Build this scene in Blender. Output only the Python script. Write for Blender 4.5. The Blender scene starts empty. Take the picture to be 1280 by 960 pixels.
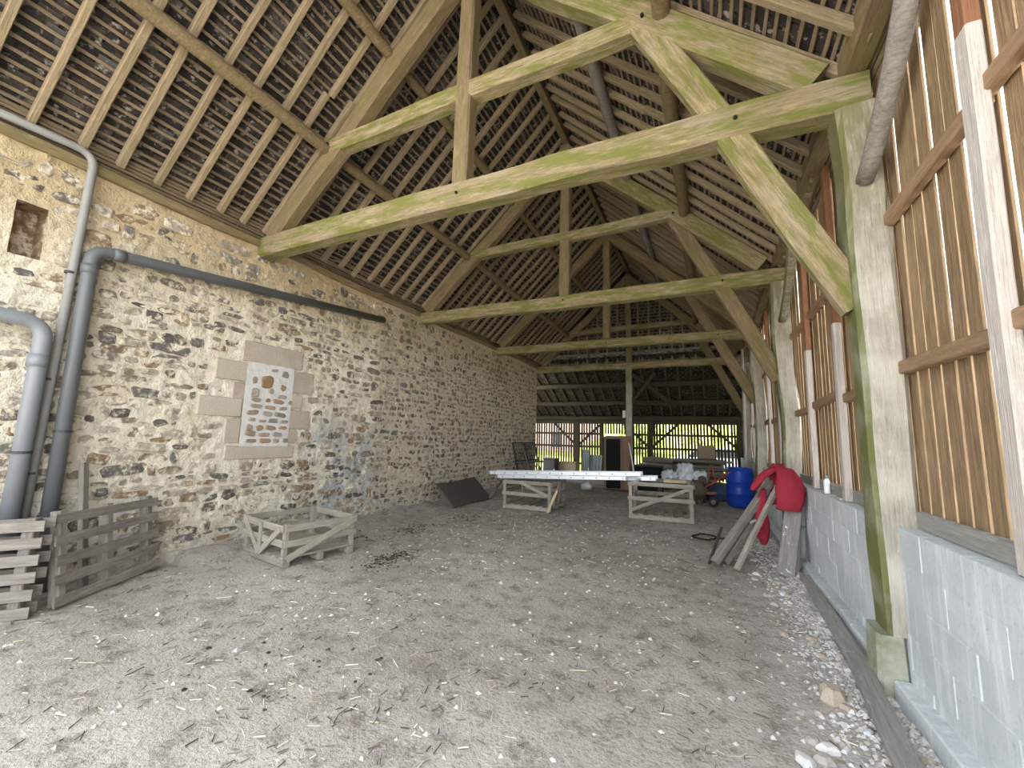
import bpy, math, random
from mathutils import Vector, Matrix, noise
random.seed(7)
U = random.uniform
SC = bpy.context.scene
COL = SC.collection
# ------------------------------------------------------------------ camera
F, YAW, PITCH, ROLL, CAMH = 518.8, .4432, .1301, .027, 1.55
fw = Vector((-math.sin(YAW) * math.cos(PITCH), math.cos(YAW) * math.cos(PITCH), math.sin(PITCH)))
rt = Vector((math.cos(YAW), math.sin(YAW), 0)); up = rt.cross(fw)
r2 = rt * math.cos(ROLL) + up * math.sin(ROLL); u2 = up * math.cos(ROLL) - rt * math.sin(ROLL)
cd = bpy.data.cameras.new('camera'); cam = bpy.data.objects.new('camera', cd); COL.objects.link(cam)
cd.sensor_width = 36; cd.lens = F / 1280 * 36; cd.clip_start = .05; cd.clip_end = 500
cam.matrix_world = Matrix(((r2.x, u2.x, -fw.x, 0), (r2.y, u2.y, -fw.y, 0), (r2.z, u2.z, -fw.z, CAMH), (0, 0, 0, 1)))
SC.camera = cam
# ------------------------------------------------------------------ sky, sun, exposure
w = bpy.data.worlds.new('sky'); SC.world = w; w.use_nodes = True
bg = w.node_tree.nodes['Background']
bg.inputs[0].default_value = (.86, .93, 1, 1); bg.inputs[1].default_value = 1.6
sd = bpy.data.lights.new('sun', 'SUN'); sd.energy = 7; sd.angle = .02; sd.color = (1, .95, .87)
sun = bpy.data.objects.new('sun', sd); COL.objects.link(sun)
sun.rotation_euler = Vector((.5, -.3, -.8)).to_track_quat('-Z', 'Y').to_euler()
SC.view_settings.view_transform = 'Standard'; SC.view_settings.look = 'None'
SC.view_settings.gamma = 1; SC.view_settings.use_curve_mapping = False
SC.view_settings.exposure = 1.8
cy = SC.cycles
cy.use_denoising = True; cy.max_bounces = 9; cy.diffuse_bounces = 7; cy.glossy_bounces = 2

# ------------------------------------------------------------------ materials
MAT = {}
class N:
    """small node-tree helper"""
    def __init__(s, name, rough=.85, spec=.25):
        s.m = bpy.data.materials.new(name); s.m.use_nodes = True; MAT[name] = s.m
        s.t = s.m.node_tree; s.b = s.t.nodes['Principled BSDF']
        s.b.inputs['Roughness'].default_value = rough
        s.b.inputs['Specular IOR Level'].default_value = spec
        s.tc = s.t.nodes.new('ShaderNodeTexCoord'); s.oi = s.t.nodes.new('ShaderNodeObjectInfo')
        s.ge = s.t.nodes.new('ShaderNodeNewGeometry')
    def put(s, i, v):
        if hasattr(v, 'links'): s.t.links.new(v, i)
        elif isinstance(v, (tuple, list)) and len(v) == 3 and i.type == 'RGBA': i.default_value = (*v, 1)
        else: i.default_value = v
    def math(s, op, a, b=0., c=None):
        n = s.t.nodes.new('ShaderNodeMath'); n.operation = op
        s.put(n.inputs[0], a); s.put(n.inputs[1], b)
        if c is not None: s.put(n.inputs[2], c)
        return n.outputs[0]
    def rnd(s):  # per island + per object
        return s.math('FRACT', s.math('ADD', s.ge.outputs['Random Per Island'], s.oi.outputs['Random']))
    def vec(s, scale=(1, 1, 1), coord='Object', shift=None):
        n = s.t.nodes.new('ShaderNodeMapping'); s.put(n.inputs[0], s.tc.outputs[coord] if coord != 'Position' else s.ge.outputs['Position'])
        n.inputs['Scale'].default_value = scale
        if shift is not None:
            c = s.t.nodes.new('ShaderNodeCombineXYZ')
            k = s.math('MULTIPLY', shift, 37.)
            for q in range(3): s.put(c.inputs[q], k)
            s.put(n.inputs['Location'], c.outputs[0])
        return n.outputs[0]
    def noise(s, vec, scale=5, detail=4, rough=.6):
        n = s.t.nodes.new('ShaderNodeTexNoise'); s.put(n.inputs['Vector'], vec)
        n.inputs['Scale'].default_value = scale; n.inputs['Detail'].default_value = detail; n.inputs['Roughness'].default_value = rough
        return n.outputs[0]
    def ramp(s, f, stops):
        n = s.t.nodes.new('ShaderNodeValToRGB'); s.put(n.inputs[0], f)
        e = n.color_ramp.elements
        while len(e) < len(stops): e.new(.5)
        for q, (p, c) in enumerate(stops):
            e[q].position = p; e[q].color = (c, c, c, 1) if isinstance(c, (int, float)) else (*c, 1)
        return n.outputs[0]
    def mix(s, f, a, b, mode='MIX'):
        n = s.t.nodes.new('ShaderNodeMix'); n.data_type = 'RGBA'; n.blend_type = mode
        s.put(n.inputs[0], f); s.put(n.inputs[6], a); s.put(n.inputs[7], b)
        return n.outputs[2]
    def sep(s, v):
        n = s.t.nodes.new('ShaderNodeSeparateXYZ'); s.put(n.inputs[0], v); return n.outputs
    def step(s, v, lo, hi):
        n = s.t.nodes.new('ShaderNodeMapRange'); n.interpolation_type = 'SMOOTHSTEP'
        s.put(n.inputs[0], v); n.inputs[1].default_value = lo; n.inputs[2].default_value = hi
        return n.outputs[0]
    def done(s, col, bump=None, strength=.4, dist=.01):
        s.put(s.b.inputs['Base Color'], col)
        if bump is not None:
            n = s.t.nodes.new('ShaderNodeBump'); n.inputs['Strength'].default_value = strength; n.inputs['Distance'].default_value = dist
            s.put(n.inputs['Height'], bump); s.t.links.new(n.outputs[0], s.b.inputs['Normal'])
        return s.m

def sc_(c, k): return tuple(min(1, x * k) for x in c)
def wood(name, col, var=.35, moss=0., mosscol=(.17, .19, .045), pale=0., facemoss=False, rough=.85):
    n = N(name, rough)
    v = n.vec((1.2, 14, 14), shift=n.oi.outputs['Random'])
    g = n.noise(v, 3.5, 5, .65)
    base = n.mix(n.ramp(g, [(.3, 0), (.7, 1)]), sc_(col, 1 - var), sc_(col, 1 + var * .6))
    base = n.mix(n.math('MULTIPLY', n.oi.outputs['Random'], .45), base, sc_(col, .5))
    g2 = n.noise(n.vec((.8, 30, 30), shift=n.oi.outputs['Random']), 4, 6, .75)
    base = n.mix(n.ramp(g2, [(.30, .75), (.46, 0)]), base, sc_(col, .28))
    base = n.mix(n.ramp(n.noise(n.vec((1, 3, 3), shift=n.oi.outputs['Random']), 6, 5, .7), [(.56, 0), (.75, .5)]), base, sc_(col, 1.55))
    big = n.noise(n.vec((1, 1, 1), shift=n.oi.outputs['Random']), 2.2, 4, .6)
    if pale:
        base = n.mix(n.math('MULTIPLY', n.ramp(big, [(.45, 0), (.62, 1)]), pale), base, (.62, .58, .5))
    if moss:
        mf = n.noise(n.vec((.8, 4, 4), shift=n.oi.outputs['Random']), 2.4, 7, .72)
        base = n.mix(n.math('MULTIPLY', n.ramp(mf, [(.44, 0), (.58, 1)]), moss), base, mosscol)
    if facemoss:
        nx = n.sep(n.ge.outputs['True Normal'])[0]
        f = n.step(nx, -.2, -.75)
        f = n.math('MULTIPLY', f, n.ramp(n.noise(n.vec((1, 1, 1), 'Position'), 3, 4), [(.3, .45), (.55, 1)]))
        base = n.mix(f, base, (.15, .16, .055))
        hz = n.step(n.sep(n.ge.outputs['Position'])[2], 2.6, 3.8)
        hz = n.math('MULTIPLY', hz, n.ramp(n.noise(n.vec((.8, 4, 4)), 3, 6, .7), [(.35, .2), (.55, .85)]))
        base = n.mix(hz, base, (.17, .155, .065))
    return n.done(base, n.math('ADD', g, g2), .8, .012)

wood('rafter_wood', (.36, .27, .175), .4, .2)
wood('batten_wood', (.28, .21, .14), .4, .12)
wood('beam_wood', (.37, .285, .165), .5, .85, (.15, .16, .03), .12)
wood('principal_wood', (.29, .205, .12), .45, .45, (.15, .15, .04))
wood('shaded_wood', (.075, .058, .04), .4, .3, (.06, .065, .02))  # gloom at the back put into the colour: darkened wood and moss
wood('post_wood', (.56, .51, .42), .35, .0, pale=.6, facemoss=True)
wood('board_wood', (.38, .255, .145), .5)
wood('rail_wood', (.42, .27, .165), .3)
wood('redstud_wood', (.36, .17, .09), .3)
wood('pale_wood', (.72, .64, .58), .15)
wood('grey_wood', (.29, .255, .22), .4, pale=.15)
wood('crate_wood', (.38, .335, .28), .3, pale=.2)
wood('plank_grey', (.40, .39, .36), .25)
wood('slat_wood', (.09, .07, .05), .4)
wood('fresh_wood', (.72, .55, .35), .2)

def plain(name, col, rough=.6, var=.12, metal=0., bump=0., scale=12):
    n = N(name, rough, .4)
    g = n.noise(n.vec((1, 1, 1), shift=n.oi.outputs['Random']), scale, 4, .6)
    n.b.inputs['Metallic'].default_value = metal
    return n.done(n.mix(g, sc_(col, 1 - var), sc_(col, 1 + var)), g if bump else None, bump or .2, .01)
plain('pvc_grey', (.115, .12, .125), .4, .1)
plain('zinc', (.24, .235, .22), .55, .2, .0)
plain('pvc_light', (.21, .22, .235), .4, .1)
plain('aluminium', (.82, .84, .88), .38, .06, .35)
plain('black', (.005, .005, .007), .85)
plain('iron', (.045, .042, .045), .6, .3)
plain('rust', (.12, .085, .06), .8, .4)
plain('blue_plastic', (.012, .06, .42), .38, .12)
plain('blue_tarp', (.06, .10, .17), .6, .3, bump=.5)
plain('red_cloth', (.30, .018, .036), .85, .2, bump=.5, scale=30)
plain('orange_paint', (.38, .10, .055), .5, .25)
plain('white_plastic', (.72, .76, .80), .35, .12, bump=.6, scale=9)
plain('white_paint', (.85, .85, .85), .4, .04)
plain('brown_panel', (.26, .15, .10), .7, .15)
plain('sheet_iron', (.085, .07, .062), .75, .35, bump=.3)
plain('grey_metal', (.22, .25, .25), .55, .25)
plain('cardboard', (.36, .27, .18), .85, .1)
plain('pink_render', (.56, .38, .39), .9, .08)
plain('roof_slate', (.12, .12, .14), .7, .2)
plain('glass_dark', (.05, .06, .07), .15, .1)
plain('car_paint', (.55, .62, .75), .3, .03)
plain('leaf', (.34, .42, .10), .7, .5)
plain('leaf_yellow', (.52, .52, .14), .7, .4)
plain('bark', (.1, .08, .06), .9, .3)

def mk_ground():
    n = N('earth', .95, .1)
    p = n.vec((1, 1, 1), 'Position')
    a = n.noise(p, .55, 5, .6); b = n.noise(p, 5., 7, .72); c = n.noise(p, 40., 4, .7)
    col = n.mix(n.ramp(a, [(.35, 0), (.65, 1)]), (.36, .32, .28), (.52, .475, .425))
    col = n.mix(n.ramp(b, [(.36, .7), (.50, 0)]), col, (.19, .16, .13))
    col = n.mix(n.ramp(b, [(.56, 0), (.75, .45)]), col, (.62, .57, .50))
    col = n.mix(n.ramp(c, [(.30, .5), (.45, 0)]), col, (.14, .115, .09))
    col = n.mix(n.ramp(c, [(.6, 0), (.72, .55)]), col, (.74, .71, .66))
    xyz = n.sep(n.ge.outputs['Position'])
    dust = n.math('MULTIPLY', n.step(xyz[0], .1, .9), n.ramp(n.noise(p, 3., 5, .7), [(.35, .25), (.6, 1)]))
    col = n.mix(n.math('MULTIPLY', dust, .75), col, (.55, .55, .54))
    h = n.math('ADD', n.math('MULTIPLY', b, 1.2), n.math('MULTIPLY', c, .5))
    n.done(col, h, .8, .035)
    n = N('gravel_yard', .95, .1)
    p = n.vec((1, 1, 1), 'Position')
    n.done(n.mix(n.noise(p, 9, 6, .7), (.47, .43, .37), (.66, .62, .55)), n.noise(p, 30, 4), .5, .02)
    n = N('grass_field', .95, .1)
    n.done(n.mix(n.noise(n.vec((1, 1, 1), 'Position'), 1.5, 6, .7), (.22, .29, .05), (.50, .48, .13)))
mk_ground()

def mk_mortar():
    n = N('lime_mortar', .95, .1)
    p = n.vec((1, 1, 1), 'Position'); xyz = n.sep(n.ge.outputs['Position'])
    a = n.noise(p, 2.2, 6, .65); b = n.noise(p, 14, 6, .7)
    col = n.mix(n.ramp(a, [(.35, 0), (.65, 1)]), (.80, .69, .52), (.95, .88, .74))
    ochre = n.math('MULTIPLY', n.step(n.math('ADD', xyz[2], n.math('MULTIPLY', a, 1.6)), 3.5, 4.9), .8)
    col = n.mix(ochre, col, (.54, .39, .20))
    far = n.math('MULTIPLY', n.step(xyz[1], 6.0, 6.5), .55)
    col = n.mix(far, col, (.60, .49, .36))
    low = n.math('MULTIPLY', n.step(n.math('ADD', xyz[2], n.math('MULTIPLY', a, .8)), 1.0, .3), .7)
    col = n.mix(low, col, (.50, .46, .42))
    # blue-grey cement smears low on the wall beside the pier
    yy = n.math('ABSOLUTE', n.math('SUBTRACT', xyz[1], 5.5))
    cem = n.math('MULTIPLY', n.step(yy, 1.35, .3), n.step(n.math('ADD', xyz[2], n.math('MULTIPLY', a, .9)), 2.5, 1.6))
    cem = n.math('MULTIPLY', cem, n.ramp(n.noise(p, 2.6, 6, .6), [(.42, 0), (.52, 1)]))
    col = n.mix(n.math('MULTIPLY', cem, .85), col, (.44, .48, .51))
    moss = n.math('MULTIPLY', n.step(xyz[2], 3.0, 4.0), n.ramp(n.noise(p, 1.3, 5, .6), [(.52, 0), (.66, .5)]))
    col = n.mix(moss, col, (.27, .25, .09))
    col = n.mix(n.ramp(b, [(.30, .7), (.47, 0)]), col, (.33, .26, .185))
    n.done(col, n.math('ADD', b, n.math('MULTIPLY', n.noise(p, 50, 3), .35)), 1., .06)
    n = N('rubble_stone', .9, .2)
    r = n.rnd(); p = n.vec((1, 1, 1), 'Position'); xyz = n.sep(n.ge.outputs['Position'])
    g = n.noise(p, 16, 5, .65)
    col = n.ramp(r, [(0, (.13, .11, .10)), (.14, (.21, .19, .165)), (.26, (.34, .26, .18)), (.4, (.48, .41, .32)), (.55, (.57, .49, .38)), (.68, (.44, .38, .31)), (.78, (.19, .175, .165)), (.88, (.36, .23, .12)), (1, (.30, .25, .20))])
    col = n.mix(n.ramp(g, [(.3, .55), (.6, 0)]), col, (.08, .07, .06), 'MULTIPLY')
    col = n.mix(n.ramp(n.noise(p, 8, 6, .75), [(.50, 0), (.60, .9)]), col, (.74, .65, .50))
    moss = n.math('MULTIPLY', n.step(xyz[2], 2.8, 3.9), n.ramp(n.noise(p, 1.3, 5, .6), [(.48, 0), (.62, .6)]))
    col = n.mix(moss, col, (.15, .16, .05))
    n.done(col, g, .9, .03)
    n = N('granite', .9, .2)
    r = n.oi.outputs['Random']; p = n.vec((1, 1, 1), 'Position')
    g = n.noise(p, 60, 4, .7)
    col = n.mix(r, (.53, .46, .365), (.41, .32, .26))
    col = n.mix(n.ramp(g, [(.35, .5), (.5, 0)]), col, (.22, .18, .15))
    col = n.mix(n.ramp(n.noise(p, 4, 4), [(.45, 0), (.7, .5)]), col, (.56, .50, .42))
    n.done(col, g, .5, .01)
    n = N('grey_cement', .9, .1)
    p = n.vec((1, 1, 1), 'Position'); g = n.noise(p, 12, 6, .7)
    n.done(n.mix(g, (.55, .53, .50), (.76, .74, .71)), g, .8, .02)
    n = N('infill_stone', .9, .2)
    r = n.oi.outputs['Random']; p = n.vec((1, 1, 1), 'Position'); g = n.noise(p, 20, 5, .65)
    col = n.ramp(r, [(0, (.42, .24, .10)), (.3, (.38, .33, .27)), (.55, (.30, .17, .08)), (.8, (.45, .40, .33)), (1, (.24, .2, .17))])
    n.done(n.mix(n.ramp(g, [(.35, .5), (.6, 0)]), col, (.2, .16, .12)), g, .6, .02)
    n = N('concrete', .9, .15)
    p = n.vec((1, 1, 1), 'Position'); a = n.noise(p, 1.6, 6, .65); b = n.noise(p, 26, 6, .75)
    col = n.mix(n.ramp(a, [(.3, 0), (.7, 1)]), (.47, .50, .52), (.68, .71, .725))
    col = n.mix(n.math('MULTIPLY', n.oi.outputs['Random'], .3), col, (.44, .46, .475))
    col = n.mix(n.ramp(b, [(.3, .5), (.45, 0)]), col, (.30, .31, .32))
    streak = n.noise(n.vec((6, 6, .5), 'Position'), 2.2, 5, .7)
    col = n.mix(n.ramp(streak, [(.52, 0), (.66, .6)]), col, (.82, .83, .83))
    n.done(col, b, .6, .012)
    n = N('pad_stone', .9, .15)
    p = n.vec((1, 1, 1), 'Position'); a = n.noise(p, 5, 5, .65)
    n.done(n.mix(n.ramp(a, [(.35, 0), (.6, 1)]), (.22, .23, .14), (.38, .38, .31)), n.noise(p, 40, 4), .5, .01)
    n = N('tile', .85, .2)
    r = n.rnd(); p = n.vec((1, 1, 1), 'Position'); a = n.noise(p, 10, 5, .7)
    col = n.ramp(r, [(0, (.022, .019, .018)), (.6, (.04, .033, .03)), (.9, (.06, .048, .04)), (1, (.10, .095, .09))])
    col = n.mix(n.ramp(a, [(.56, 0), (.64, .85)]), col, (.36, .32, .28))
    n.done(col, a, .4, .01)
    n = N('torching', .95, .1)
    p = n.vec((1, 1, 1), 'Position'); a = n.noise(p, 6, 5, .7)
    n.done(n.mix(n.ramp(a, [(.38, 0), (.62, 1)]), (.10, .09, .08), (.46, .42, .36)))
    n = N('pebble', .9, .2)
    r = n.rnd()
    n.done(n.ramp(r, [(0, (.30, .27, .24)), (.35, (.50, .48, .46)), (.6, (.62, .61, .6)), (.8, (.36, .29, .22)), (1, (.66, .64, .6))]))
    n = N('straw', .9, .2)
    r = n.rnd()
    n.done(n.ramp(r, [(0, (.06, .05, .04)), (.5, (.13, .10, .07)), (.62, (.40, .33, .22)), (1, (.70, .64, .52))]))
    n = N('dung', .95, .1)
    n.done(n.mix(n.rnd(), (.035, .028, .022), (.10, .085, .07)))
    n = N('spotted_plank', .85, .2)
    v = n.vec((1.2, 14, 14), shift=n.oi.outputs['Random']); g = n.noise(v, 3.5, 5, .65)
    col = n.mix(n.ramp(g, [(.3, 0), (.7, 1)]), (.20, .18, .17), (.36, .33, .32))
    col = n.mix(n.ramp(n.noise(n.vec((1, 1, 1)), 22, 3, .6), [(.64, 0), (.68, 1)]), col, (.8, .8, .8))
    n.done(col, g, .4, .01)
mk_mortar()

# ------------------------------------------------------------------ object helpers
def tag(o, label=None, cat=None, group=None, kind=None):
    if label: o['label'] = label
    if cat: o['category'] = cat
    if group: o['group'] = group
    if kind: o['kind'] = kind
    return o
def link(name, me, mat, parent=None, loc=None, mtx=None):
    o = bpy.data.objects.new(name, me); COL.objects.link(o)
    if me is not None and mat is not None and not me.materials: me.materials.append(MAT[mat])
    if mtx is not None: o.matrix_local = mtx
    elif loc is not None: o.location = loc
    if parent is not None: o.parent = parent
    return o
def empty(name, loc, label=None, cat=None, group=None, kind=None, rz=0.):
    o = link(name, None, None, None, loc); o.rotation_euler = (0, 0, rz); o.empty_display_size = .1
    return tag(o, label, cat, group, kind)
class MB:
    def __init__(s): s.v = []; s.f = []
    def add(s, vs, fs):
        k = len(s.v); s.v += [tuple(x) for x in vs]; s.f += [tuple(i + k for i in q) for q in fs]; return s
    def box(s, a, b):
        (x0, y0, z0), (x1, y1, z1) = a, b
        return s.add([(x0, y0, z0), (x1, y0, z0), (x1, y1, z0), (x0, y1, z0), (x0, y0, z1), (x1, y0, z1), (x1, y1, z1), (x0, y1, z1)],
                     [(0, 3, 2, 1), (4, 5, 6, 7), (0, 1, 5, 4), (1, 2, 6, 5), (2, 3, 7, 6), (3, 0, 4, 7)])
    def tube(s, pts, rad, seg=10, cap=True):
        pts = [Vector(p) for p in pts]; n = len(pts)
        if not isinstance(rad, (list, tuple)): rad = [rad] * n
        prev = None; vs = []; fs = []
        for i, p in enumerate(pts):
            t = (pts[min(i + 1, n - 1)] - pts[max(i - 1, 0)]).normalized()
            a = (prev - t * prev.dot(t)) if prev is not None else t.orthogonal()
            a.normalize(); prev = a; b = t.cross(a)
            for k in range(seg):
                q = 2 * math.pi * k / seg
                vs.append(p + (a * math.cos(q) + b * math.sin(q)) * rad[i])
        for i in range(n - 1):
            for k in range(seg):
                k2 = (k + 1) % seg
                fs.append((i * seg + k, i * seg + k2, (i + 1) * seg + k2, (i + 1) * seg + k))
        if cap: fs += [tuple(range(seg - 1, -1, -1)), tuple((n - 1) * seg + k for k in range(seg))]
        return s.add(vs, fs)
    def lathe(s, prof, seg=24, c=(0, 0, 0)):
        vs = [(c[0] + r * math.cos(2 * math.pi * k / seg), c[1] + r * math.sin(2 * math.pi * k / seg), c[2] + z) for r, z in prof for k in range(seg)]
        fs = [(i * seg + k, i * seg + (k + 1) % seg, (i + 1) * seg + (k + 1) % seg, (i + 1) * seg + k) for i in range(len(prof) - 1) for k in range(seg)]
        fs += [tuple(range(seg - 1, -1, -1)), tuple((len(prof) - 1) * seg + k for k in range(seg))]
        return s.add(vs, fs)
    def mesh(s, name, smooth=False):
        me = bpy.data.meshes.new(name); me.from_pydata(s.v, [], s.f); me.update()
        if smooth: me.shade_smooth()
        return me
def timber(L, w_, h_, seg=1, jit=0., ch=.12, taper=1., bow=0.):
    """a beam along local X from 0 to L, with chamfered edges and a hewn, uneven surface"""
    b = MB(); vs = []; fs = []; o = U(0, 99)
    c = ch * min(w_, h_)
    prof = [(-w_ / 2 + c, -h_ / 2), (w_ / 2 - c, -h_ / 2), (w_ / 2, -h_ / 2 + c), (w_ / 2, h_ / 2 - c), (w_ / 2 - c, h_ / 2), (-w_ / 2 + c, h_ / 2), (-w_ / 2, h_ / 2 - c), (-w_ / 2, -h_ / 2 + c)]
    for i in range(seg + 1):
        t = i / seg; x = t * L; k = 1 + (taper - 1) * t
        dy = noise.noise((x * .7 + o, 0, 0)) * jit; dz = noise.noise((x * .7 + o, 7, 0)) * jit + bow * 4 * t * (1 - t)
        for j, (y, z) in enumerate(prof):
            q = 1 + noise.noise((x * 1.7 + o, j * 1.3, 3)) * jit * 3
            vs.append((x, y * k * q + dy, z * k * q + dz))
    for i in range(seg):
        for j in range(8):
            j2 = (j + 1) % 8
            fs.append((i * 8 + j, i * 8 + j2, (i + 1) * 8 + j2, (i + 1) * 8 + j))
    fs += [tuple(range(7, -1, -1)), tuple(seg * 8 + j for j in range(8))]
    return b.add(vs, fs).mesh('timber')
def frame(P, Q, upv=(0, 0, 1)):
    P = Vector(P); x = (Vector(Q) - P); L = x.length; x.normalize()
    z = Vector(upv); z = z - x * z.dot(x)
    if z.length < 1e-3: z = Vector((0, 1, 0)); z = z - x * z.dot(x)
    z.normalize(); y = z.cross(x)
    return Matrix(((x.x, y.x, z.x, P.x), (x.y, y.y, z.y, P.y), (x.z, y.z, z.z, P.z), (0, 0, 0, 1))), L
CACHE = {}
def beam(name, P, Q, w_, h_, mat, parent=None, seg=0, jit=0., upv=(0, 0, 1), share=False, ch=.12, taper=1., bow=0.):
    m, L = frame(P, Q, upv)
    key = (round(L, 3), w_, h_, mat, jit, ch)
    if share and key in CACHE: me = CACHE[key]
    else:
        me = timber(L, w_, h_, seg or max(1, int(L / .35) if jit else 1), jit, ch, taper, bow)
        if share: CACHE[key] = me
    return link(name, me, mat, parent, None, m)
def boxo(name, a, b, mat, parent=None, bev=0.):
    """box given by corners in the parent's space, origin at its base centre, edges chamfered"""
    c = Vector(((a[0] + b[0]) / 2, (a[1] + b[1]) / 2, a[2]))
    sx, sy, sz = abs(b[0] - a[0]), abs(b[1] - a[1]), abs(b[2] - a[2])
    key = ('box', round(sx, 3), round(sy, 3), round(sz, 3), bev, mat)
    if key not in CACHE:
        m = MB()
        if bev:
            e = bev; hx, hy = sx / 2, sy / 2
            pr = lambda k: [(-hx + k + e, -hy + k), (hx - k - e, -hy + k), (hx - k, -hy + k + e), (hx - k, hy - k - e), (hx - k - e, hy - k), (-hx + k + e, hy - k), (-hx + k, hy - k - e), (-hx + k, -hy + k + e)]
            vs = []
            for z, k in ((0, e), (e, 0), (sz - e, 0), (sz, e)): vs += [(x, y, z) for x, y in pr(k)]
            fs = [(i * 8 + j, i * 8 + (j + 1) % 8, i * 8 + 8 + (j + 1) % 8, i * 8 + 8 + j) for i in range(3) for j in range(8)]
            fs += [tuple(range(7, -1, -1)), tuple(24 + j for j in range(8))]
            m.add(vs, fs)
        else: m.box((-sx / 2, -sy / 2, 0), (sx / 2, sy / 2, sz))
        CACHE[key] = m.mesh(name)
    return link(name, CACHE[key], mat, parent, c)
def lump(rx, ry, rz, n=7, seed=None):
    """an angular stone sitting on z = 0"""
    rr = random.Random(seed if seed is not None else random.random())
    vs = []; rings = [(-.35, .75), (.12, 1.), (.62, .86), (.95, .5)]
    an = [2 * math.pi * (k + rr.uniform(-.28, .28)) / n for k in range(n)]
    ra = [rr.uniform(.75, 1.1) for k in range(n)]
    for z, k in rings:
        for a, q in zip(an, ra):
            j = rr.uniform(.9, 1.08)
            vs.append((math.cos(a) * rx * q * k * j, math.sin(a) * ry * q * k * j, rz * (z + rr.uniform(-.06, .06))))
    fs = [(i * n + j, i * n + (j + 1) % n, (i + 1) * n + (j + 1) % n, (i + 1) * n + j) for i in range(3) for j in range(n)]
    fs += [tuple(range(n - 1, -1, -1)), tuple(3 * n + j for j in range(n))]
    return vs, fs

# ------------------------------------------------------------------ dimensions of the barn
XL, XI, XR, XW = -5.89, 1.08, .94, 1.22       # stone wall face, block face, inner post face, board face
RX, RZ = -2.46, 7.72                          # ridge line (underside of rafters)
FOOTL, FOOTR, FZ = -5.8, .98, 4.45            # rafter feet
TY = [3.72, 7.48, 11.22, 14.72]               # trusses
Y0, YG, YB = -.35, 14.95, 18.75               # open front, gable over lean-to, back slat wall
ML = (RZ - FZ) / (RX - FOOTL); MR = (RZ - FZ) / (FOOTR - RX)

# ------------------------------------------------------------------ ground
def ground_h(x, y):
    h = noise.noise((x * .5, y * .5, 1)) * .03 + noise.noise((x * 1.9, y * 1.9, 4)) * .016 + noise.noise((x * 6, y * 6, 9)) * .008
    h -= .015
    if x < -5.2 and 3 < y < 12: h += (min(.7, -5.2 - x)) * .14 * (1 + noise.noise((y * 1.5, x, 0)))
    if x > .35 and y > 2.2: h += min(.4, x - .35) * .08 * (1 + noise.noise((x * 5, y * 4, 2)) * 1.6)
    return h
m = MB(); nx, ny = 124, 262
xs = [-8.9 + i * 10.1 / nx for i in range(nx + 1)]; ys = [-.9 + j * 20 / ny for j in range(ny + 1)]
m.add([(x, y, ground_h(x, y)) for y in ys for x in xs], [(j * (nx + 1) + i, j * (nx + 1) + i + 1, (j + 1) * (nx + 1) + i + 1, (j + 1) * (nx + 1) + i) for j in range(ny) for i in range(nx)])
tag(link('floor', m.mesh('floor', True), 'earth'), 'dusty trampled earth floor of the barn', kind='structure')
m = MB(); m.add([(-60, -60, -.09), (60, -60, -.09), (60, 19.5, -.09), (-60, 19.5, -.09)], [(0, 1, 2, 3)])
tag(link('yard_ground', m.mesh('yard'), 'gravel_yard'), 'pale gravel yard outside the barn', kind='structure')
m = MB(); gx = [-90 + 6 * i for i in range(31)]; gyy = [19.5, 23] + [26 + 4 * j for j in range(24)]
m.add([(x, y, -.09 + max(0, y - 24) * .125 + (.5 * noise.noise((x * .1, y * .1, 0)) if y > 26 else 0)) for y in gyy for x in gx], [(j * 31 + i, j * 31 + i + 1, (j + 1) * 31 + i + 1, (j + 1) * 31 + i) for j in range(len(gyy) - 1) for i in range(30)])
tag(link('field_ground', m.mesh('field'), 'grass_field'), 'sunlit green field behind the slatted wall', kind='structure')

# ------------------------------------------------------------------ stone wall on the left
WIN = (3.65, 4.35, 1.36, 2.52)                # infill of the blocked window
QU = [(3.55, 4.50, 2.53, 2.83), (3.22, 3.64, 2.24, 2.51), (3.47, 3.64, 1.98, 2.22), (3.06, 3.62, 1.74, 2.0), (3.42, 3.63, 1.38, 1.72),
      (4.36, 4.74, 2.16, 2.51), (4.36, 4.56, 1.92, 2.14), (4.36, 4.73, 1.6, 1.9), (4.35, 4.52, 1.38, 1.58), (3.45, 4.48, 1.16, 1.35)]
NICHE = (1.32, 1.52, 3.15, 3.68)
WY0, WY1, WT = Y0, 14.62, 4.24
def wall_x(y, z):
    d = noise.noise((y * .8, z * .8, 0)) * .02 + noise.noise((y * 4, z * 6, 2)) * .016 + noise.noise((y * 10, z * 14, 5)) * .016
    if z < .35: d += (.35 - z) * .12 * (1 + noise.noise((y * 3, z * 3, 8)))
    if z < 3.75: d += .02 * max(0, 1 - abs(y - 6.15) * 3)
    return XL + d
NY, NZ = 560, 170
gy = [WY0 + i * (WY1 - WY0) / NY for i in range(NY + 1)]; gz = [-.05 + j * (WT + .05) / NZ for j in range(NZ + 1)]
m = MB(); vs = [(wall_x(y, z), y, z) for z in gz for y in gy]; fs = []
for j in range(NZ):
    for i in range(NY):
        yc, zc = (gy[i] + gy[i + 1]) / 2, (gz[j] + gz[j + 1]) / 2
        if NICHE[0] < yc < NICHE[1] and NICHE[2] < zc < NICHE[3]: continue
        k = j * (NY + 1) + i; fs.append((k, k + 1, k + NY + 2, k + NY + 1))
m.add(vs, fs)
bx_ = XL - .42
m.add([(XL, WY0, -.05), (bx_, WY0, -.05), (bx_, WY0, 3.98), (XL, WY0, WT)], [(0, 1, 2, 3)])
m.add([(XL, WY1, -.05), (bx_, WY1, -.05), (bx_, WY1, 3.98), (XL, WY1, WT)], [(3, 2, 1, 0)])
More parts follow.
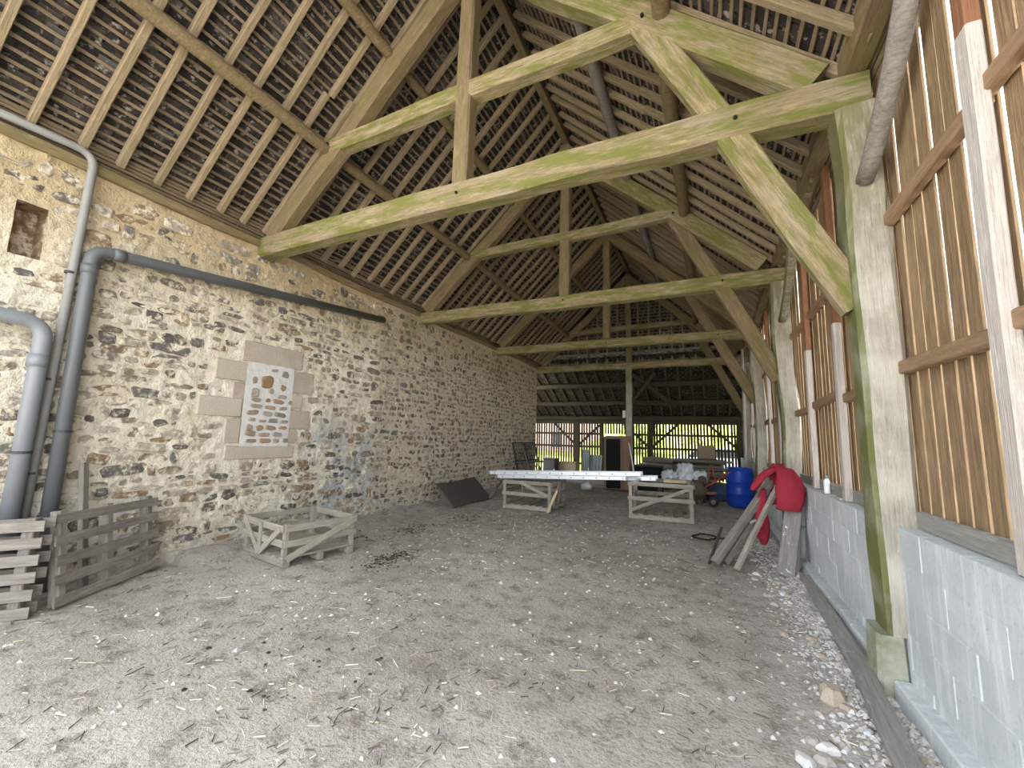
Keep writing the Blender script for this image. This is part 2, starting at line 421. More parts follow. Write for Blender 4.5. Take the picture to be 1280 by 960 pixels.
m.add([(bx_, WY0, -.05), (bx_, WY1, -.05), (bx_, WY1, 3.98), (bx_, WY0, 3.98)], [(3, 2, 1, 0)])
m.add([(XL + .01, WY0, WT), (XL + .01, WY1, WT), (bx_, WY1, 3.98), (bx_, WY0, 3.98)], [(3, 2, 1, 0)])
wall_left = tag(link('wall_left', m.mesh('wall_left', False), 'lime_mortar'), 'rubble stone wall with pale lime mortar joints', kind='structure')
y0, y1, z0, z1 = NICHE
m = MB(); a = XL - .02; b_ = XL - .26; e = .03
m.add([(a, y0 - e, z0 - e), (a, y1 + e, z0 - e), (a, y1 + e, z1 + e), (a, y0 - e, z1 + e), (b_, y0, z0), (b_, y1, z0), (b_, y1, z1), (b_, y0, z1)],
      [(0, 1, 5, 4), (1, 2, 6, 5), (2, 3, 7, 6), (3, 0, 4, 7), (4, 5, 6, 7)])
tag(link('niche', m.mesh('niche'), 'rubble_stone', wall_left), 'small dark niche in the stonework')

def in_rects(y, z, hy, hz):
    for (a, b, c, d) in QU + [WIN, NICHE]:
        if a - hy < y < b + hy and c - hz < z < d + hz: return True
    return False
def stone_geo(y, z, L, H, prot):
    n = random.choice((8, 9, 10)); vs = []; fs = []; ou = []; pw = 2 / U(2.2, 4.5)
    for k in range(n):
        a = 2 * math.pi * (k + U(-.3, .3)) / n; c_, s_ = math.cos(a), math.sin(a)
        ou.append((math.copysign(abs(c_) ** pw, c_) * L / 2 * U(.82, 1.06), math.copysign(abs(s_) ** pw, s_) * H / 2 * U(.74, 1.1)))
    tilt = U(-.12, .12)
    xc = wall_x(y, z)
    for k, (sc, dx) in enumerate(((1.06, -.03), (1., prot * .55), (.82, prot))):
        for (a, b) in ou:
            vs.append((xc + dx + U(-.004, .004) * (k > 0), a * sc, b * sc + a * tilt))
    fs = [(i * n + j, i * n + (j + 1) % n, (i + 1) * n + (j + 1) % n, (i + 1) * n + j) for i in range(2) for j in range(n)]
    fs.append(tuple(2 * n + j for j in range(n)))
    return vs, fs
stones = []
z = .02
while z < WT - .06:
    hc = U(.075, .14) if z < 3.2 else U(.11, .19)
    y = WY0 + U(0, .2)
    while y < WY1 - .1:
        far = y > 6.2
        if far: L = U(.08, .26); H = hc * U(.6, 1.02); keep = .93; g = U(.008, .035)
        else:
            L = U(.07, .27) if random.random() < .82 else U(.25, .45); H = hc * U(.6, 1.15); keep = .94; g = U(.006, .04)
            if z > 3.2: L *= 1.25
            if z < .6: L *= 1.2; H *= 1.15
        yc = y + L / 2; zc = z + hc / 2 + U(-.024, .024) + noise.noise((y * .5, z, 3)) * .03
        if random.random() < keep and not in_rects(yc, zc, L / 2 + .01, H / 2 + .01) and zc + H / 2 < WT - .02 and zc - H / 2 > .0 and yc + L / 2 < WY1:
            d = math.dist((0, 0, CAMH), (XL, yc, zc))
            stones.append((L * H / d / d * (1 if yc > 1.0 else .05), yc, zc, L, H, U(-.006, .02) if not far else U(-.002, .018)))
        y += L + g
    z += hc
stones.sort(key=lambda s: -s[0])
rest = MB()
for k, (q, yc, zc, L, H, pr) in enumerate(stones):
    vs, fs = stone_geo(yc, zc, L, H, pr)
    if k < 300:
        mm = MB(); mm.add(vs, fs); link('stone', mm.mesh('stone'), 'rubble_stone', wall_left, (0, yc, zc))
    else: rest.add([(x, yc + a, zc + b) for x, a, b in vs], fs)
tag(link('rubble_stonework', rest.mesh('stones'), 'rubble_stone', wall_left), kind='stuff')

# blocked window
win = empty('window_1', (XL, 4.0, 0), 'blocked-up window framed by dressed granite in the rubble wall', kind='structure')
for (a, b, c, d) in QU:
    boxo('dressed_stone', (-.05, a - 4.0, c), (.016 + U(0, .01), b - 4.0, d), 'granite', win, .012)
m = MB(); ky = [WIN[0] - .02 + i * (WIN[1] - WIN[0] + .04) / 24 for i in range(25)]; kz = [WIN[2] - .02 + j * (WIN[3] - WIN[2] + .04) / 40 for j in range(41)]
m.add([(.006 + noise.noise((y * 9, z * 9, 1)) * .008 + .015, y - 4.0, z) for z in kz for y in ky], [(j * 25 + i, j * 25 + i + 1, (j + 1) * 25 + i + 1, (j + 1) * 25 + i) for j in range(40) for i in range(24)])
inf = link('infill_panel', m.mesh('infill', True), 'grey_cement', win)
inf_spots = [(3.95, 2.28, .21, .20), (4.04, 2.46, .12, .05), (4.22, 2.42, .14, .11), (4.2, 2.22, .1, .1), (3.76, 2.28, .08, .12), (3.78, 2.1, .14, .14), (4.02, 2.15, .08, .08), (4.2, 2.08, .16, .07)]
z = 1.42
while z < 2.02:
    y = WIN[0] + U(.03, .08)
    while y < WIN[1] - .06:
        L = U(.09, .2); inf_spots.append((y + L / 2, z + U(-.01, .01), min(L, WIN[1] - y - .01), U(.055, .095))); y += L + U(.015, .04)
    z += U(.085, .11)
for (y, z, L, H) in inf_spots:
    vs, fs = stone_geo(y, z, L, H, .022); x0 = wall_x(y, z)
    mm = MB(); mm.add([(v[0] - x0 + .012, v[1], v[2]) for v in vs], fs); link('infill_stone', mm.mesh('infill_stone'), 'infill_stone', inf, (0, y - 4.0, z))

# ------------------------------------------------------------------ roof
def pl(side, s, off):
    """point on a slope: s = distance up from the rafter foot, off = perpendicular offset outward; returns x, z"""
    if side < 0: dx, dz, fx = RX - FOOTL, RZ - FZ, FOOTL
    else: dx, dz, fx = RX - FOOTR, RZ - FZ, FOOTR
    L = math.hypot(dx, dz); dx /= L; dz /= L
    nx_, nz_ = (-dz, dx) if side < 0 else (dz, -dx)
    return fx + dx * s + nx_ * off, FZ + dz * s + nz_ * off
SL = math.hypot(RX - FOOTL, RZ - FZ)
RD = .085                                     # rafter depth
m = MB(); yr0, yr1 = Y0 - .15, YG + .3
for side in (-1, 1):
    a = [pl(side, s, RD + .085 + t) for s, t in ((-.35, 0), (SL + .12, 0), (SL + .12, .03), (-.35, .03))]
    m.add([(x, y, z) for y in (yr0, yr1) for x, z in a], [(0, 1, 2, 3), (7, 6, 5, 4), (0, 4, 5, 1), (1, 5, 6, 2), (2, 6, 7, 3), (3, 7, 4, 0)])
m.add([(x, y, z) for y in (yr0, yr1) for x, z in ((RX - .3, RZ + .02), (RX, RZ + .30), (RX + .3, RZ + .02), (RX, RZ + .36))], [(0, 1, 5, 4), (1, 2, 6, 5), (0, 4, 7, 3), (3, 7, 6, 2), (0, 3, 2, 1), (4, 5, 6, 7)])
LS = .49                                      # lean-to pitch
def lz(y): return 4.42 - LS * (y - YG)
m.add([(x, y, lz(y) + .19 + t) for t in (0, .03) for x, y in ((-8.9, YG - .15), (1.5, YG - .15), (1.5, YB + .25), (-8.9, YB + .25))],
      [(0, 3, 2, 1), (4, 5, 6, 7), (0, 1, 5, 4), (1, 2, 6, 5), (2, 3, 7, 6), (3, 0, 4, 7)])
roof = tag(link('ceiling', m.mesh('ceiling'), 'torching'), 'open roof of rafters, battens and dark tiles seen from below', kind='structure')
# rafters
ry = 1.3 - .34 * 4
while ry < YG - .1:
    for side in (-1, 1):
        j = U(-.03, .03)
        s0 = U(-.06, .02) if side < 0 else U(-.2, -.12)
        x0, z0 = pl(side, s0, RD / 2); x1, z1 = pl(side, SL - .02, RD / 2)
        if U(0, 1) < .4:                      # pieced at the purlin, a hand's breadth apart
            k = U(.42, .5); xm, zm = pl(side, SL * k, RD / 2)
            beam('rafter', (x0, ry + j, z0), (xm, ry + j + U(-.02, .02), zm), .068, RD, 'rafter_wood', roof, 5, .012)
            beam('rafter', (xm, ry + j + U(.02, .06), zm), (x1, ry + j + U(.02, .06), z1), .068, RD, 'rafter_wood', roof, 5, .012)
        else:
            beam('rafter', (x0, ry + j, z0), (x1, ry + j + U(-.04, .04), z1), .068 + U(-.008, .01), RD, 'rafter_wood', roof, 7, .012)
    ry += .34
# battens, a strip of closer laths over the eaves
def batten_rows():
    rows = [-.27, -.23, -.19, -.14, -.10, -.05, -.005, .045, .10]; s = .18
    while s < SL - .04: rows.append(s); s += .108
    return rows
for side in (-1, 1):
    for s in batten_rows():
        cuts = [yr0, U(3, 6), U(8.5, 12), yr1]
        for a, b in zip(cuts, cuts[1:]):
            x0, z0 = pl(side, s + U(-.014, .014), RD + .012); x1, z1 = pl(side, s + U(-.008, .008), RD + .012)
            upv = (pl(side, 0, 1)[0] - pl(side, 0, 0)[0], 0, pl(side, 0, 1)[1] - pl(side, 0, 0)[1])
            beam('batten', (x0, a, z0), (x1, b + .02, z1), .034, .022, 'batten_wood', roof, 5, .025, upv)
# tiles
def tile_mesh(L, W):
    b = MB(); b.box((-L / 2, -W / 2, 0), (L / 2, W / 2, .012)); return b.mesh('tile')
TILE = tile_mesh(.185, .152)
tl = []
for side in (-1, 1):
    s = -.22; row = 0
    while s < SL:
        y = yr0 + .05 + (row % 2) * .088
        while y < yr1 - .1:
            x, z = pl(side, s + .05 + U(-.01, .01), RD + .034)
            if random.random() > .03: tl.append((math.dist((0, 0, CAMH), (x, y, z)) + (9 if y < .9 or (side > 0 and y < 3.2) else 0), side, x, y, z))
            y += .176
        s += .108; row += 1
tl.sort(); rest = MB()
tb = TILE
for k, (d, side, x, y, z) in enumerate(tl):
    dx, dz = (RX - FOOTL, RZ - FZ) if side < 0 else (RX - FOOTR, RZ - FZ)
    ang = math.atan2(dz, dx)
    mt = Matrix.Translation((x, y, z)) @ Matrix.Rotation(-ang, 4, 'Y')
    if side > 0: mt = mt @ Matrix.Rotation(math.pi, 4, 'X')
    mt = mt @ Matrix.Rotation(U(-.04, .04), 4, 'Z') @ Matrix.Rotation((.075 if side < 0 else -.075) + U(-.03, .03), 4, 'Y')
    if side > 0: mt = mt @ Matrix.Translation((0, 0, -.012))
    if k < 300: link('tile', TILE, 'tile', roof, None, mt)
    else:
        rest.add([mt @ v.co for v in TILE.vertices], [tuple(p.vertices) for p in TILE.polygons])
tag(link('tiles', rest.mesh('tiles'), 'tile', roof), kind='stuff')
# purlins, ridge, wall plates
def logy(name, side, s, r, mat, ya, yb):
    x, z = pl(side, s, -r * .95)
    pts = [(x + noise.noise((y * .4, side, s)) * .03, y, z + noise.noise((y * .35, side * 3, s)) * .03) for y in [ya + (yb - ya) * i / 24 for i in range(25)]]
    mm = MB().tube(pts, [r * (1 + .12 * noise.noise((p[1] * 1.1, s, 1))) for p in pts], 9)
    return link(name, mm.mesh(name, True), mat, roof)
logy('purlin', -1, 1.5, .075, 'principal_wood', yr0, YG); logy('purlin', -1, 2.98, .07, 'principal_wood', yr0, YG)
logy('purlin', 1, 1.66, .085, 'principal_wood', yr0, YG); logy('purlin', 1, 2.98, .08, 'grey_wood', yr0, YG)
beam('ridge_beam', (RX, yr0, RZ - .10), (RX, YG, RZ - .10), .12, .17, 'principal_wood', roof, 30, .02)
beam('wall_plate', (XL - .05, yr0, 4.285), (XL - .05, WY1, 4.285), .2, .11, 'principal_wood', roof, 30, .03)
beam('wall_plate', (1.08, yr0, 4.45), (1.08, YB, 4.45), .17, .17, 'principal_wood', roof, 30, .03)
# lean-to beyond the gable
k = -8.5
while k < 1.3:
    beam('rafter', (k, YG - .1, lz(YG - .1) + .04), (k + U(-.05, .05), YB + .15, lz(YB + .15) + .04), .07, .085, 'shaded_wood', roof, 5, .012)
    k += .42
y = YG
while y < YB + .2:
    beam('batten', (-8.8, y, lz(y) + .095), (1.4, y, lz(y) + .095), .038, .022, 'shaded_wood', roof, 1)
    y += .125
rest = MB(); y = YG; row = 0
while y < YB + .15:
    x = -8.8 + (row % 2) * .09
    while x < 1.4:
        mt = Matrix.Translation((x, y, lz(y) + .115)) @ Matrix.Rotation(-math.atan(LS) + .06, 4, 'X') @ Matrix.Rotation(math.pi / 2, 4, 'Z')
        rest.add([mt @ v.co for v in TILE.vertices], [tuple(p.vertices) for p in TILE.polygons]); x += .18
    y += .125; row += 1
tag(link('tiles', rest.mesh('lean_tiles'), 'tile', roof), kind='stuff')
for y in (16.2, 17.42, 18.55):
    beam('purlin', (-8.7, y, lz(y) - .10), (1.15, y, lz(y) - .10), .16, .16, 'shaded_wood', roof, 26, .03)
# tile-hung gable above the last truss
gb = tag(link('wall_gable', MB().add([(FOOTL - .25, YG + .16, 4.2), (FOOTR + .25, YG + .16, 4.2), (RX, YG + .16, RZ + .3), (FOOTL - .25, YG + .19, 4.2), (FOOTR + .25, YG + .19, 4.2), (RX, YG + .19, RZ + .3)],
        [(0, 1, 2), (5, 4, 3), (0, 3, 4, 1), (1, 4, 5, 2), (2, 5, 3, 0)]).mesh('gable'), 'torching'), 'tile-hung gable of vertical studs and thin battens over the last truss', kind='structure')
x = FOOTL + .3
while x < FOOTR - .2:
    zt = RZ - abs(x - RX) * .98 - .05
    beam('stud', (x, YG + .03, 4.35), (x + U(-.02, .02), YG + .03, zt), .065, .06, 'rafter_wood', gb, 4, .012, (0, 1, 0))
    x += .37
z = 4.4
while z < RZ - .15:
    hw = (RZ - z) / .98 - .08
    beam('batten', (RX - hw, YG + .075, z), (RX + hw, YG + .075, z), .022, .038, 'batten_wood', gb, 1); z += .122
rest = MB(); z = 4.4; row = 0
while z < RZ - .2:
    hw = (RZ - z) / .98 - .1; x = RX - hw + (row % 2) * .09
    while x < RX + hw:
        mt = Matrix.Translation((x, YG + .10, z + .06)) @ Matrix.Rotation(math.pi / 2 - .07, 4, 'X') @ Matrix.Rotation(math.pi / 2, 4, 'Z')
        rest.add([mt @ v.co for v in TILE.vertices], [tuple(p.vertices) for p in TILE.polygons]); x += .176
    z += .122; row += 1
tag(link('tiles', rest.mesh('gable_tiles'), 'tile', gb), kind='stuff')

# ------------------------------------------------------------------ trusses and posts
TL = ['nearest roof truss with thick mossy tie beam ending on the foremost post', 'second roof truss from the front, over the floor between stone wall and posts',
      'third roof truss from the front, in the shaded depth of the barn', 'last roof truss, against the tile-hung gable above the lone middle post']
for i, Y in enumerate(TY):
    t = empty('roof_truss', (0, Y, 4.08), TL[i], 'truss', 'roof trusses'); O = 4.08
    th = (.30, .25, .23, .22)[i]
    def tb_(name, P, Q, w_, h_, mat='beam_wood', **k):
        return beam(name, (P[0], P[2] if len(P) > 2 else 0, P[1] - O), (Q[0], Q[2] if len(Q) > 2 else 0, Q[1] - O), w_, h_, mat, t, 0, .03, **k)
    tie = tb_('tie_beam', (XL - .12, 4.08 + th / 2), (1.17, 4.08 + th / 2), .23, th, bow=(.03, .0, .02, .0)[i])
    tb_('collar_beam', (-4.72, 5.50), (-.28, 5.58), .19, .21 if i == 0 else .18)
    kp = tb_('king_post', (RX, 4.08 + th - .02), (RX, 7.5), .2, .19, 'principal_wood')
    tb_('principal_rafter', (-5.72, 4.36), (RX + .02, 7.40), .2, .25, 'principal_wood')
    tb_('principal_rafter', (.86, 4.42), (RX - .02, 7.40), .22, .27, 'beam_wood' if i < 2 else 'principal_wood')
    tb_('brace', (-.50, 5.62, -.03), (1.02, 2.56, -.03), .13, .23, 'beam_wood' if i == 0 else 'principal_wood')
    for (px_, pz) in ((RX, 4.08 + th * .55), (-4.62, 5.5), (-.45, 5.56), (.28, 4.08 + th * .55)):
        mm = MB().tube([(px_, -.135, pz - O), (px_, -.10, pz - O)], .016, 7)
        link('peg', mm.mesh('peg'), 'black', t)

def post(Y, label, zb=.38, lean=0.):
    p = empty('timber_post', (1.07, Y, 0), label, 'post', 'timber posts of the boarded wall')
    beam('shaft', (.03, 0, zb), (0, 0, 4.08), .25, .23, 'post_wood', p, 20, .05, (-1, 0, 0), taper=1.1)
    mm = MB(); vs = []
    for z, sx, sy in ((-.02, .085, .13), (.2, .08, .128), (zb, .072, .125)):
        for a, b in ((-1, -.75), (-.75, -1), (.75, -1), (1, -.75), (1, .75), (.75, 1), (-.75, 1), (-1, .75)): vs.append((-.065 + a * sx, b * sy, z + (U(-.01, .01) if z else 0)))
    fs = [(i * 8 + j, i * 8 + (j + 1) % 8, i * 8 + 8 + (j + 1) % 8, i * 8 + 8 + j) for i in range(2) for j in range(8)] + [tuple(range(7, -1, -1)), tuple(16 + j for j in range(8))]
    mm.add(vs, fs); tag(link('pad_stone', mm.mesh('pad'), 'pad_stone', p), 'mossy stone pad under the post')
    return p
P = [post(3.69, 'stout weathered oak post nearest the camera, green moss down one edge'), post(7.45, 'second oak post from the front, behind the red jacket'),
     post(11.2, 'third oak post, between the blue drum and the boarded wall'), post(14.7, 'fourth oak post, at the end of the boarded wall near the timber pile')]
for k, p in enumerate(P):
    pts = [(.0 + .03 * math.sin(q * 2.6), -.12 - 1.15 * q, 3.45 + 1.02 * q ** 1.15) for q in [i / 8 for i in range(9)]]
    if k < 2: tag(link('log_brace', MB().tube(pts, [.055 + .012 * i / 8 for i in range(9)], 9).mesh('log_brace', True), 'post_wood' if k else 'grey_wood', p), 'bent round log propping the wall plate')
mp = empty('timber_post', (RX, 14.6, 0), 'lone squared post under the middle of the last tie beam, brown at its foot', 'post')
beam('shaft', (0, 0, 0), (0, 0, 4.08), .2, .2, 'post_wood', mp, 12, .02, (0, 1, 0))
boxo('junction_box', (-.2, -.1, 2.35), (-.1, -.02, 2.6), 'white_paint', mp, .01)
beam('brace', (.05, .05, 2.9), (.75, .9, 4.0), .1, .12, 'shaded_wood', mp, 6, .02)
beam('brace', (.05, 0, 3.9), (1.35, 2.0, 2.9), .1, .12, 'shaded_wood', mp, 6, .02)

tag(link('white_pole', MB().tube([(.90, 13.55, 0), (.93, 13.5, 2.2), (.95, 13.5, 4.3)], .035, 10).mesh('pole', True), 'pale_wood'), 'tall pale pole standing upright before the fourth post', 'pole')

# ------------------------------------------------------------------ right wall: block base, boards
m = MB(); m.box((XI + .003, Y0, -.05), (1.30, YB, 1.045))
wr = tag(link('wall_right', m.mesh('wall_right'), 'concrete'), 'right wall, concrete blocks below and upright boards with gaps above', kind='structure')
PYS = [Y0, 3.69, 7.45, 11.2, 14.7, YB]
for c in range(5):
    zb = c * .21
    for a, b in zip(PYS, PYS[1:]):
        a2 = a + (.13 if a > 0 else 0); b2 = b - (.13 if b < 18 else 0)
        y = a2 - (.25 if c % 2 else 0) + .1
        while y < b2 - .03:
            ya, yb = max(y, a2), min(y + .50, b2)
            if yb - ya > .04:
                d = U(-.004, .004)
                boxo('concrete_block', (XI + d, ya + .003, zb + .003), (XI + .09, yb - .003, zb + .207), 'concrete', wr, .005)
            y += .502
for a, b in zip(PYS, PYS[1:]):
    a2 = a + (.15 if a > 0 else 0); b2 = b - (.15 if b < 18 else 0)
    mm = MB(); n = int((b2 - a2) / .12); vs = []
    for i in range(n + 1):
        y = a2 + (b2 - a2) * i / n; q = noise.noise((y * 2, 5, 0)) * .015
        vs += [(XI - .095 + q * .6, y, -.05), (XI - .09 + q * .6, y, .125 + q * .5), (XI - .08 + q * .6, y, .133 + q * .5), (XI + .02, y, .135 + q)]
    mm.add(vs, [(i * 4 + j, i * 4 + j + 1, i * 4 + 5 + j, i * 4 + 4 + j) for i in range(n) for j in range(3)] + [(3, 2, 1, 0), (n * 4, n * 4 + 1, n * 4 + 2, n * 4 + 3)])
    link('footing', mm.mesh('footing'), 'concrete', wr)
y = Y0 + .05
while y < YB - .1:                            # upright boards
    wd = .124 + U(-.012, .008)
    beam('board', (XW + .014, y + .07, 1.10), (XW + .014 + U(-.01, .01), y + .07 + U(-.006, .006), 4.42), wd, .013, 'board_wood', wr, 1, 0, (1, 0, 0), ch=.05)
    y += .152
for a, b in zip(PYS, PYS[1:]):
    ss = [a + .1] + [s for s in (a + 1.24, a + 2.52) if s < b - .4] + [b - .1]
    if a < 0: ss = [a + .1, 1.2, 2.45, b - .1]
    for s0, s1 in zip(ss, ss[1:]):
        for z in (2.06, 3.15):
            z += U(-.03, .03)
            beam('rail', (XW - .032, s0, z), (XW - .032, s1, z + U(-.04, .04)), .065, .085, 'rail_wood', wr, 2, .01)
        beam('sill_plank', (XW - .02, s0, 1.105), (XW - .02, s1, 1.105), .045, .105, 'plank_grey', wr, 1)
    for s in ss[1:-1]:
        big = s < 3; zt = 3.5 if big else 2.85 + U(-.2, .5); q = U(-.03, .03)
        beam('stud', (XW - .065, s, 1.055), (XW - .065, s + q, zt), .11 if big else .10, .06, 'pale_wood', wr, 4, .008, (-1, 0, 0))
        beam('stud', (XW - .06, s + q, zt + .003), (XW - .06, s + q, 4.4), .10, .06, 'redstud_wood', wr, 3, .01, (-1, 0, 0))

# ------------------------------------------------------------------ back wall of slats, and the lean-to's own posts
bk = empty('wall_back', (0, YB, 0), 'dark upright slats with daylight between them at the back', kind='structure')
x = -8.7
while x < 1.25:
    z0 = .05 if not (-4.26 < x < -3.1) else 1.86
    beam('slat', (x, 0, z0), (x + U(-.015, .015), 0, 2.38), .082 + U(-.008, .008), .02, 'slat_wood', bk, 1, 0, (0, 1, 0))
    x += .122
for k in range(8): beam('door_board', (-4.12 + k * .13, -.02, .05), (-4.12 + k * .13, -.02, 1.78), .128, .03, 'slat_wood', bk, 1, 0, (0, 1, 0))
for z in (.5, 1.28, 1.85):
    beam('rail', (-8.7, -.05, z), (-4.35, -.05, z), .06, .09, 'shaded_wood', bk, 4, .01)
    beam('rail', (-3.05, -.05, z), (1.2, -.05, z), .06, .09, 'shaded_wood', bk, 4, .01)
beam('rail', (-8.7, -.05, 2.38), (1.25, -.05, 2.38), .12, .16, 'shaded_wood', bk, 6, .02)
beam('fascia_plank', (-8.7, .03, 2.55), (1.25, .03, 2.55), .03, .36, 'slat_wood', bk, 1)
beam('jamb', (-4.36, -.05, 0), (-4.36, -.05, 2.35), .1, .1, 'shaded_wood', bk, 3, .01, (0, 1, 0))
beam('jamb', (-3.06, -.05, 0), (-3.06, -.05, 2.35), .1, .1, 'shaded_wood', bk, 3, .01, (0, 1, 0))
for x in (-5.45, -2.25, 1.1):
    beam('post', (x, -.18, 0), (x, -.18, 2.35), .24, .22, 'shaded_wood', bk, 6, .03, (0, 1, 0))
    if x < 1: beam('brace', (x + .08, -.16, 1.35), (x + 1.1, -.16, 2.3), .09, .09, 'shaded_wood', bk, 3, .01)
    beam('brace', (x - .08, -.16, 1.35), (x - 1.1, -.16, 2.3), .09, .09, 'shaded_wood', bk, 3, .01)
lf = empty('wall_sun_block', (-8.75, 0, 0), 'unseen slatted end added to the lean-to, shutting out the sun', kind='structure')  # out of view, added to close the open side against the sun
y = 14.7
while y < YB:
    beam('slat', (0, y, .02), (0, y, lz(y) + .05), .115, .02, 'slat_wood', lf, 1, 0, (1, 0, 0)); y += .122
beam('rail', (.05, 14.7, 1.3), (.05, YB, 1.3), .06, .09, 'shaded_wood', lf)

# ------------------------------------------------------------------ drain pipes on the stone wall
def elbow(A, B, C, r, n=6):
    A, B, C = Vector(A), Vector(B), Vector(C); a = B + (A - B).normalized() * r; c = B + (C - B).normalized() * r
    return [tuple((a * (1 - t) + B * t) * (1 - t) + (B * (1 - t) + c * t) * t) for t in [i / n for i in range(n + 1)]]
def pipe(name, label, runs, r, mat, rings, clips):
    t = empty(name, runs[-1], label, 'pipe'); o = Vector(runs[-1])
    pts = [runs[0]] + elbow(runs[0], runs[1], runs[2], .16) + [runs[2]]
    L = [Vector(p) - o for p in pts]
    link('tube', MB().tube(L, r, 16).mesh('tube', True), mat, t)
    for (p, q) in rings: link('socket', MB().tube([Vector(p) - o, Vector(q) - o], r * 1.13, 16).mesh('socket', True), mat, t)
    for p in clips:
        v = Vector(p) - o
        link('bracket', MB().tube([v + Vector((0, 0, -.012)), v + Vector((0, 0, .012))], r * 1.12, 14).box((v.x - .14, v.y - .012, v.z - .01), (v.x - r, v.y + .012, v.z + .01)).mesh('bracket'), 'iron', t)
xp = XL + .13
pipe('drain_pipe', 'thick dark grey drain pipe with a long sloping run above the blocked window', [(XL + .06, 6.2, 3.83), (xp, 1.84, 3.39), (xp, 1.84, -.03)], .062, 'pvc_grey',
     [((xp, 2.0, 3.405), (xp, 2.1, 3.415)), ((xp, 1.84, 3.22), (xp, 1.84, 3.12))], [(xp, 1.84, 1.5)])
xq = XL + .07
pipe('zinc_downpipe', 'slim zinc downpipe coming down from the eaves between the two thick pipes', [(xq, -.3, 4.36), (xq, 1.76, 4.42), (xq, 1.68, -.03)], .038, 'zinc',
     [], [(xq, 1.72, 3.1), (xq, 1.69, 2.0), (xq, 1.69, 1.1)])
pipe('soil_pipe', 'light grey thick pipe with an elbow at the left edge, beside the zinc downpipe', [(xp, -.3, 2.66), (xp, 1.6, 2.52), (xp, 1.58, -.03)], .066, 'pvc_light',
     [((xp, 1.59, 2.22), (xp, 1.59, 2.10))], [(xp, 1.585, 1.3)])

# ------------------------------------------------------------------ pallets against the wall
def lean_mtx(t, P, dirv, tilt):
    """local x along the floor, local z up the leaning face, local y out of the face; +tilt leans the top away from +y"""
    d = Vector((dirv[0], dirv[1], 0)).normalized(); nrm = Vector((d.y, -d.x, 0)); upw = (Vector((0, 0, 1)) * math.cos(tilt) - nrm * math.sin(tilt)); n2 = d.cross(upw) * -1
    n2 = upw.cross(d)
    t.matrix_world = Matrix(((d.x, n2.x, upw.x, P[0]), (d.y, n2.y, upw.y, P[1]), (d.z, n2.z, upw.z, P[2]), (0, 0, 0, 1)))
def slatted(t, W, H, rows, sh, stringers, depth, mat, back=True, sg=1):
    for k in range(rows):
        z = sh / 2 + k * (H - sh) / (rows - 1)
        beam('slat', (U(-.02, .01), sg * (depth / 2 + .011), z + U(-.01, .01)), (W + U(-.01, .03), sg * (depth / 2 + .011), z + U(-.012, .012)), .02, sh, mat, t, 2, .006)
        if back: beam('slat', (0, -sg * (depth / 2 + .011), z), (W, -sg * (depth / 2 + .011), z), .02, sh, mat, t, 1)
    for x in stringers: beam('stringer', (x, 0, .0), (x, 0, H + U(-.02, .03)), .075, depth, mat, t, 3, .01, (0, 1, 0))
p2 = empty('wooden_pallet', (0, 0, 0), 'greyed pallet with five long slats leaning on the stone wall, right of the other', 'pallet', 'pallets against the stone wall')
lean_mtx(p2, (-5.14, 1.73, .0), (-.56, .98), .13); slatted(p2, 1.14, .78, 5, .085, (.07, .55, 1.05), .09, 'grey_wood', False, -1)
p1 = empty('wooden_pallet', (0, 0, 0), 'grey pallet with many double slats at the left edge, standing before the pipes', 'pallet', 'pallets against the stone wall')
lean_mtx(p1, (-5.74, .72, .0), (.66, .90), .04); slatted(p1, 1.12, .76, 6, .085, (.08, .56, 1.02), .11, 'grey_wood')
st = link('timber_stake', timber(1.2, .07, .05, 6, .015), 'grey_wood', None, None, frame((-5.62, 2.12, 0), (-5.76, 2.03, 1.2))[0])
tag(st, 'single upright grey stake rising behind the leaning pallet', 'stake')

# ------------------------------------------------------------------ open timber crates
def crate(loc, rz, W, D, H, label, fr, sd):
    t = empty('timber_crate', loc, label, 'crate', 'open timber crates', rz=rz); M_ = 'crate_wood'
    for y in (.05, D / 2, D - .05): beam('skid', (0, y, .045), (W, y, .045), .08, .09, M_, t, 3, .01)
    n = 7
    for k in range(n): beam('deck_board', (.05 + k * (W - .1) / (n - 1), 0, .102), (.05 + k * (W - .1) / (n - 1), D, .102), .10, .022, M_, t, 1)
    for x in (.035, W - .035):
        for y in (.03, D - .03): beam('corner_post', (x, y, .113), (x, y, H), .065, .05, M_, t, 2, .01, (0, 1, 0))
    for y in (-.012, D + .012):
        for z in (H - .04, H * .56): beam('rail', (0, y, z), (W, y, z + U(-.015, .015)), .024, .08, M_, t, 2, .008)
    for x in (-.012, W + .012):
        for z in (H - .045, H * .55): beam('rail', (x, 0, z), (x, D, z + U(-.01, .01)), .024, .075, M_, t, 2, .008)
    for (a, b) in fr: beam('diagonal', (a[0] * W, -.034, a[1] * H), (b[0] * W, -.034, b[1] * H), .02, .07, M_, t, 2, .006, (0, 0, 1))
    for (a, b) in sd: beam('diagonal', (W + .034, a[0] * D, a[1] * H), (W + .034, b[0] * D, b[1] * H), .02, .075, M_, t, 2, .006, (0, 0, 1))
    return t
crate((-5.48, 3.58, .0), -.17, 1.02, .93, .48, 'low open crate of pale battens below the blocked window', [((.06, .95), (.5, .22)), ((.5, .22), (.95, .9)), ((.5, .2), (.501, .95))], [((.03, .2), (.97, .92))])
crate((-4.22, 8.58, .0),   .03, 1.12, 1.1, .62, 'open crate under the left end of the aluminium ladder', [((.4, .95), (.95, .55))], [((.1, .2), (.45, .95)), ((.55, .95), (.4, .2))])
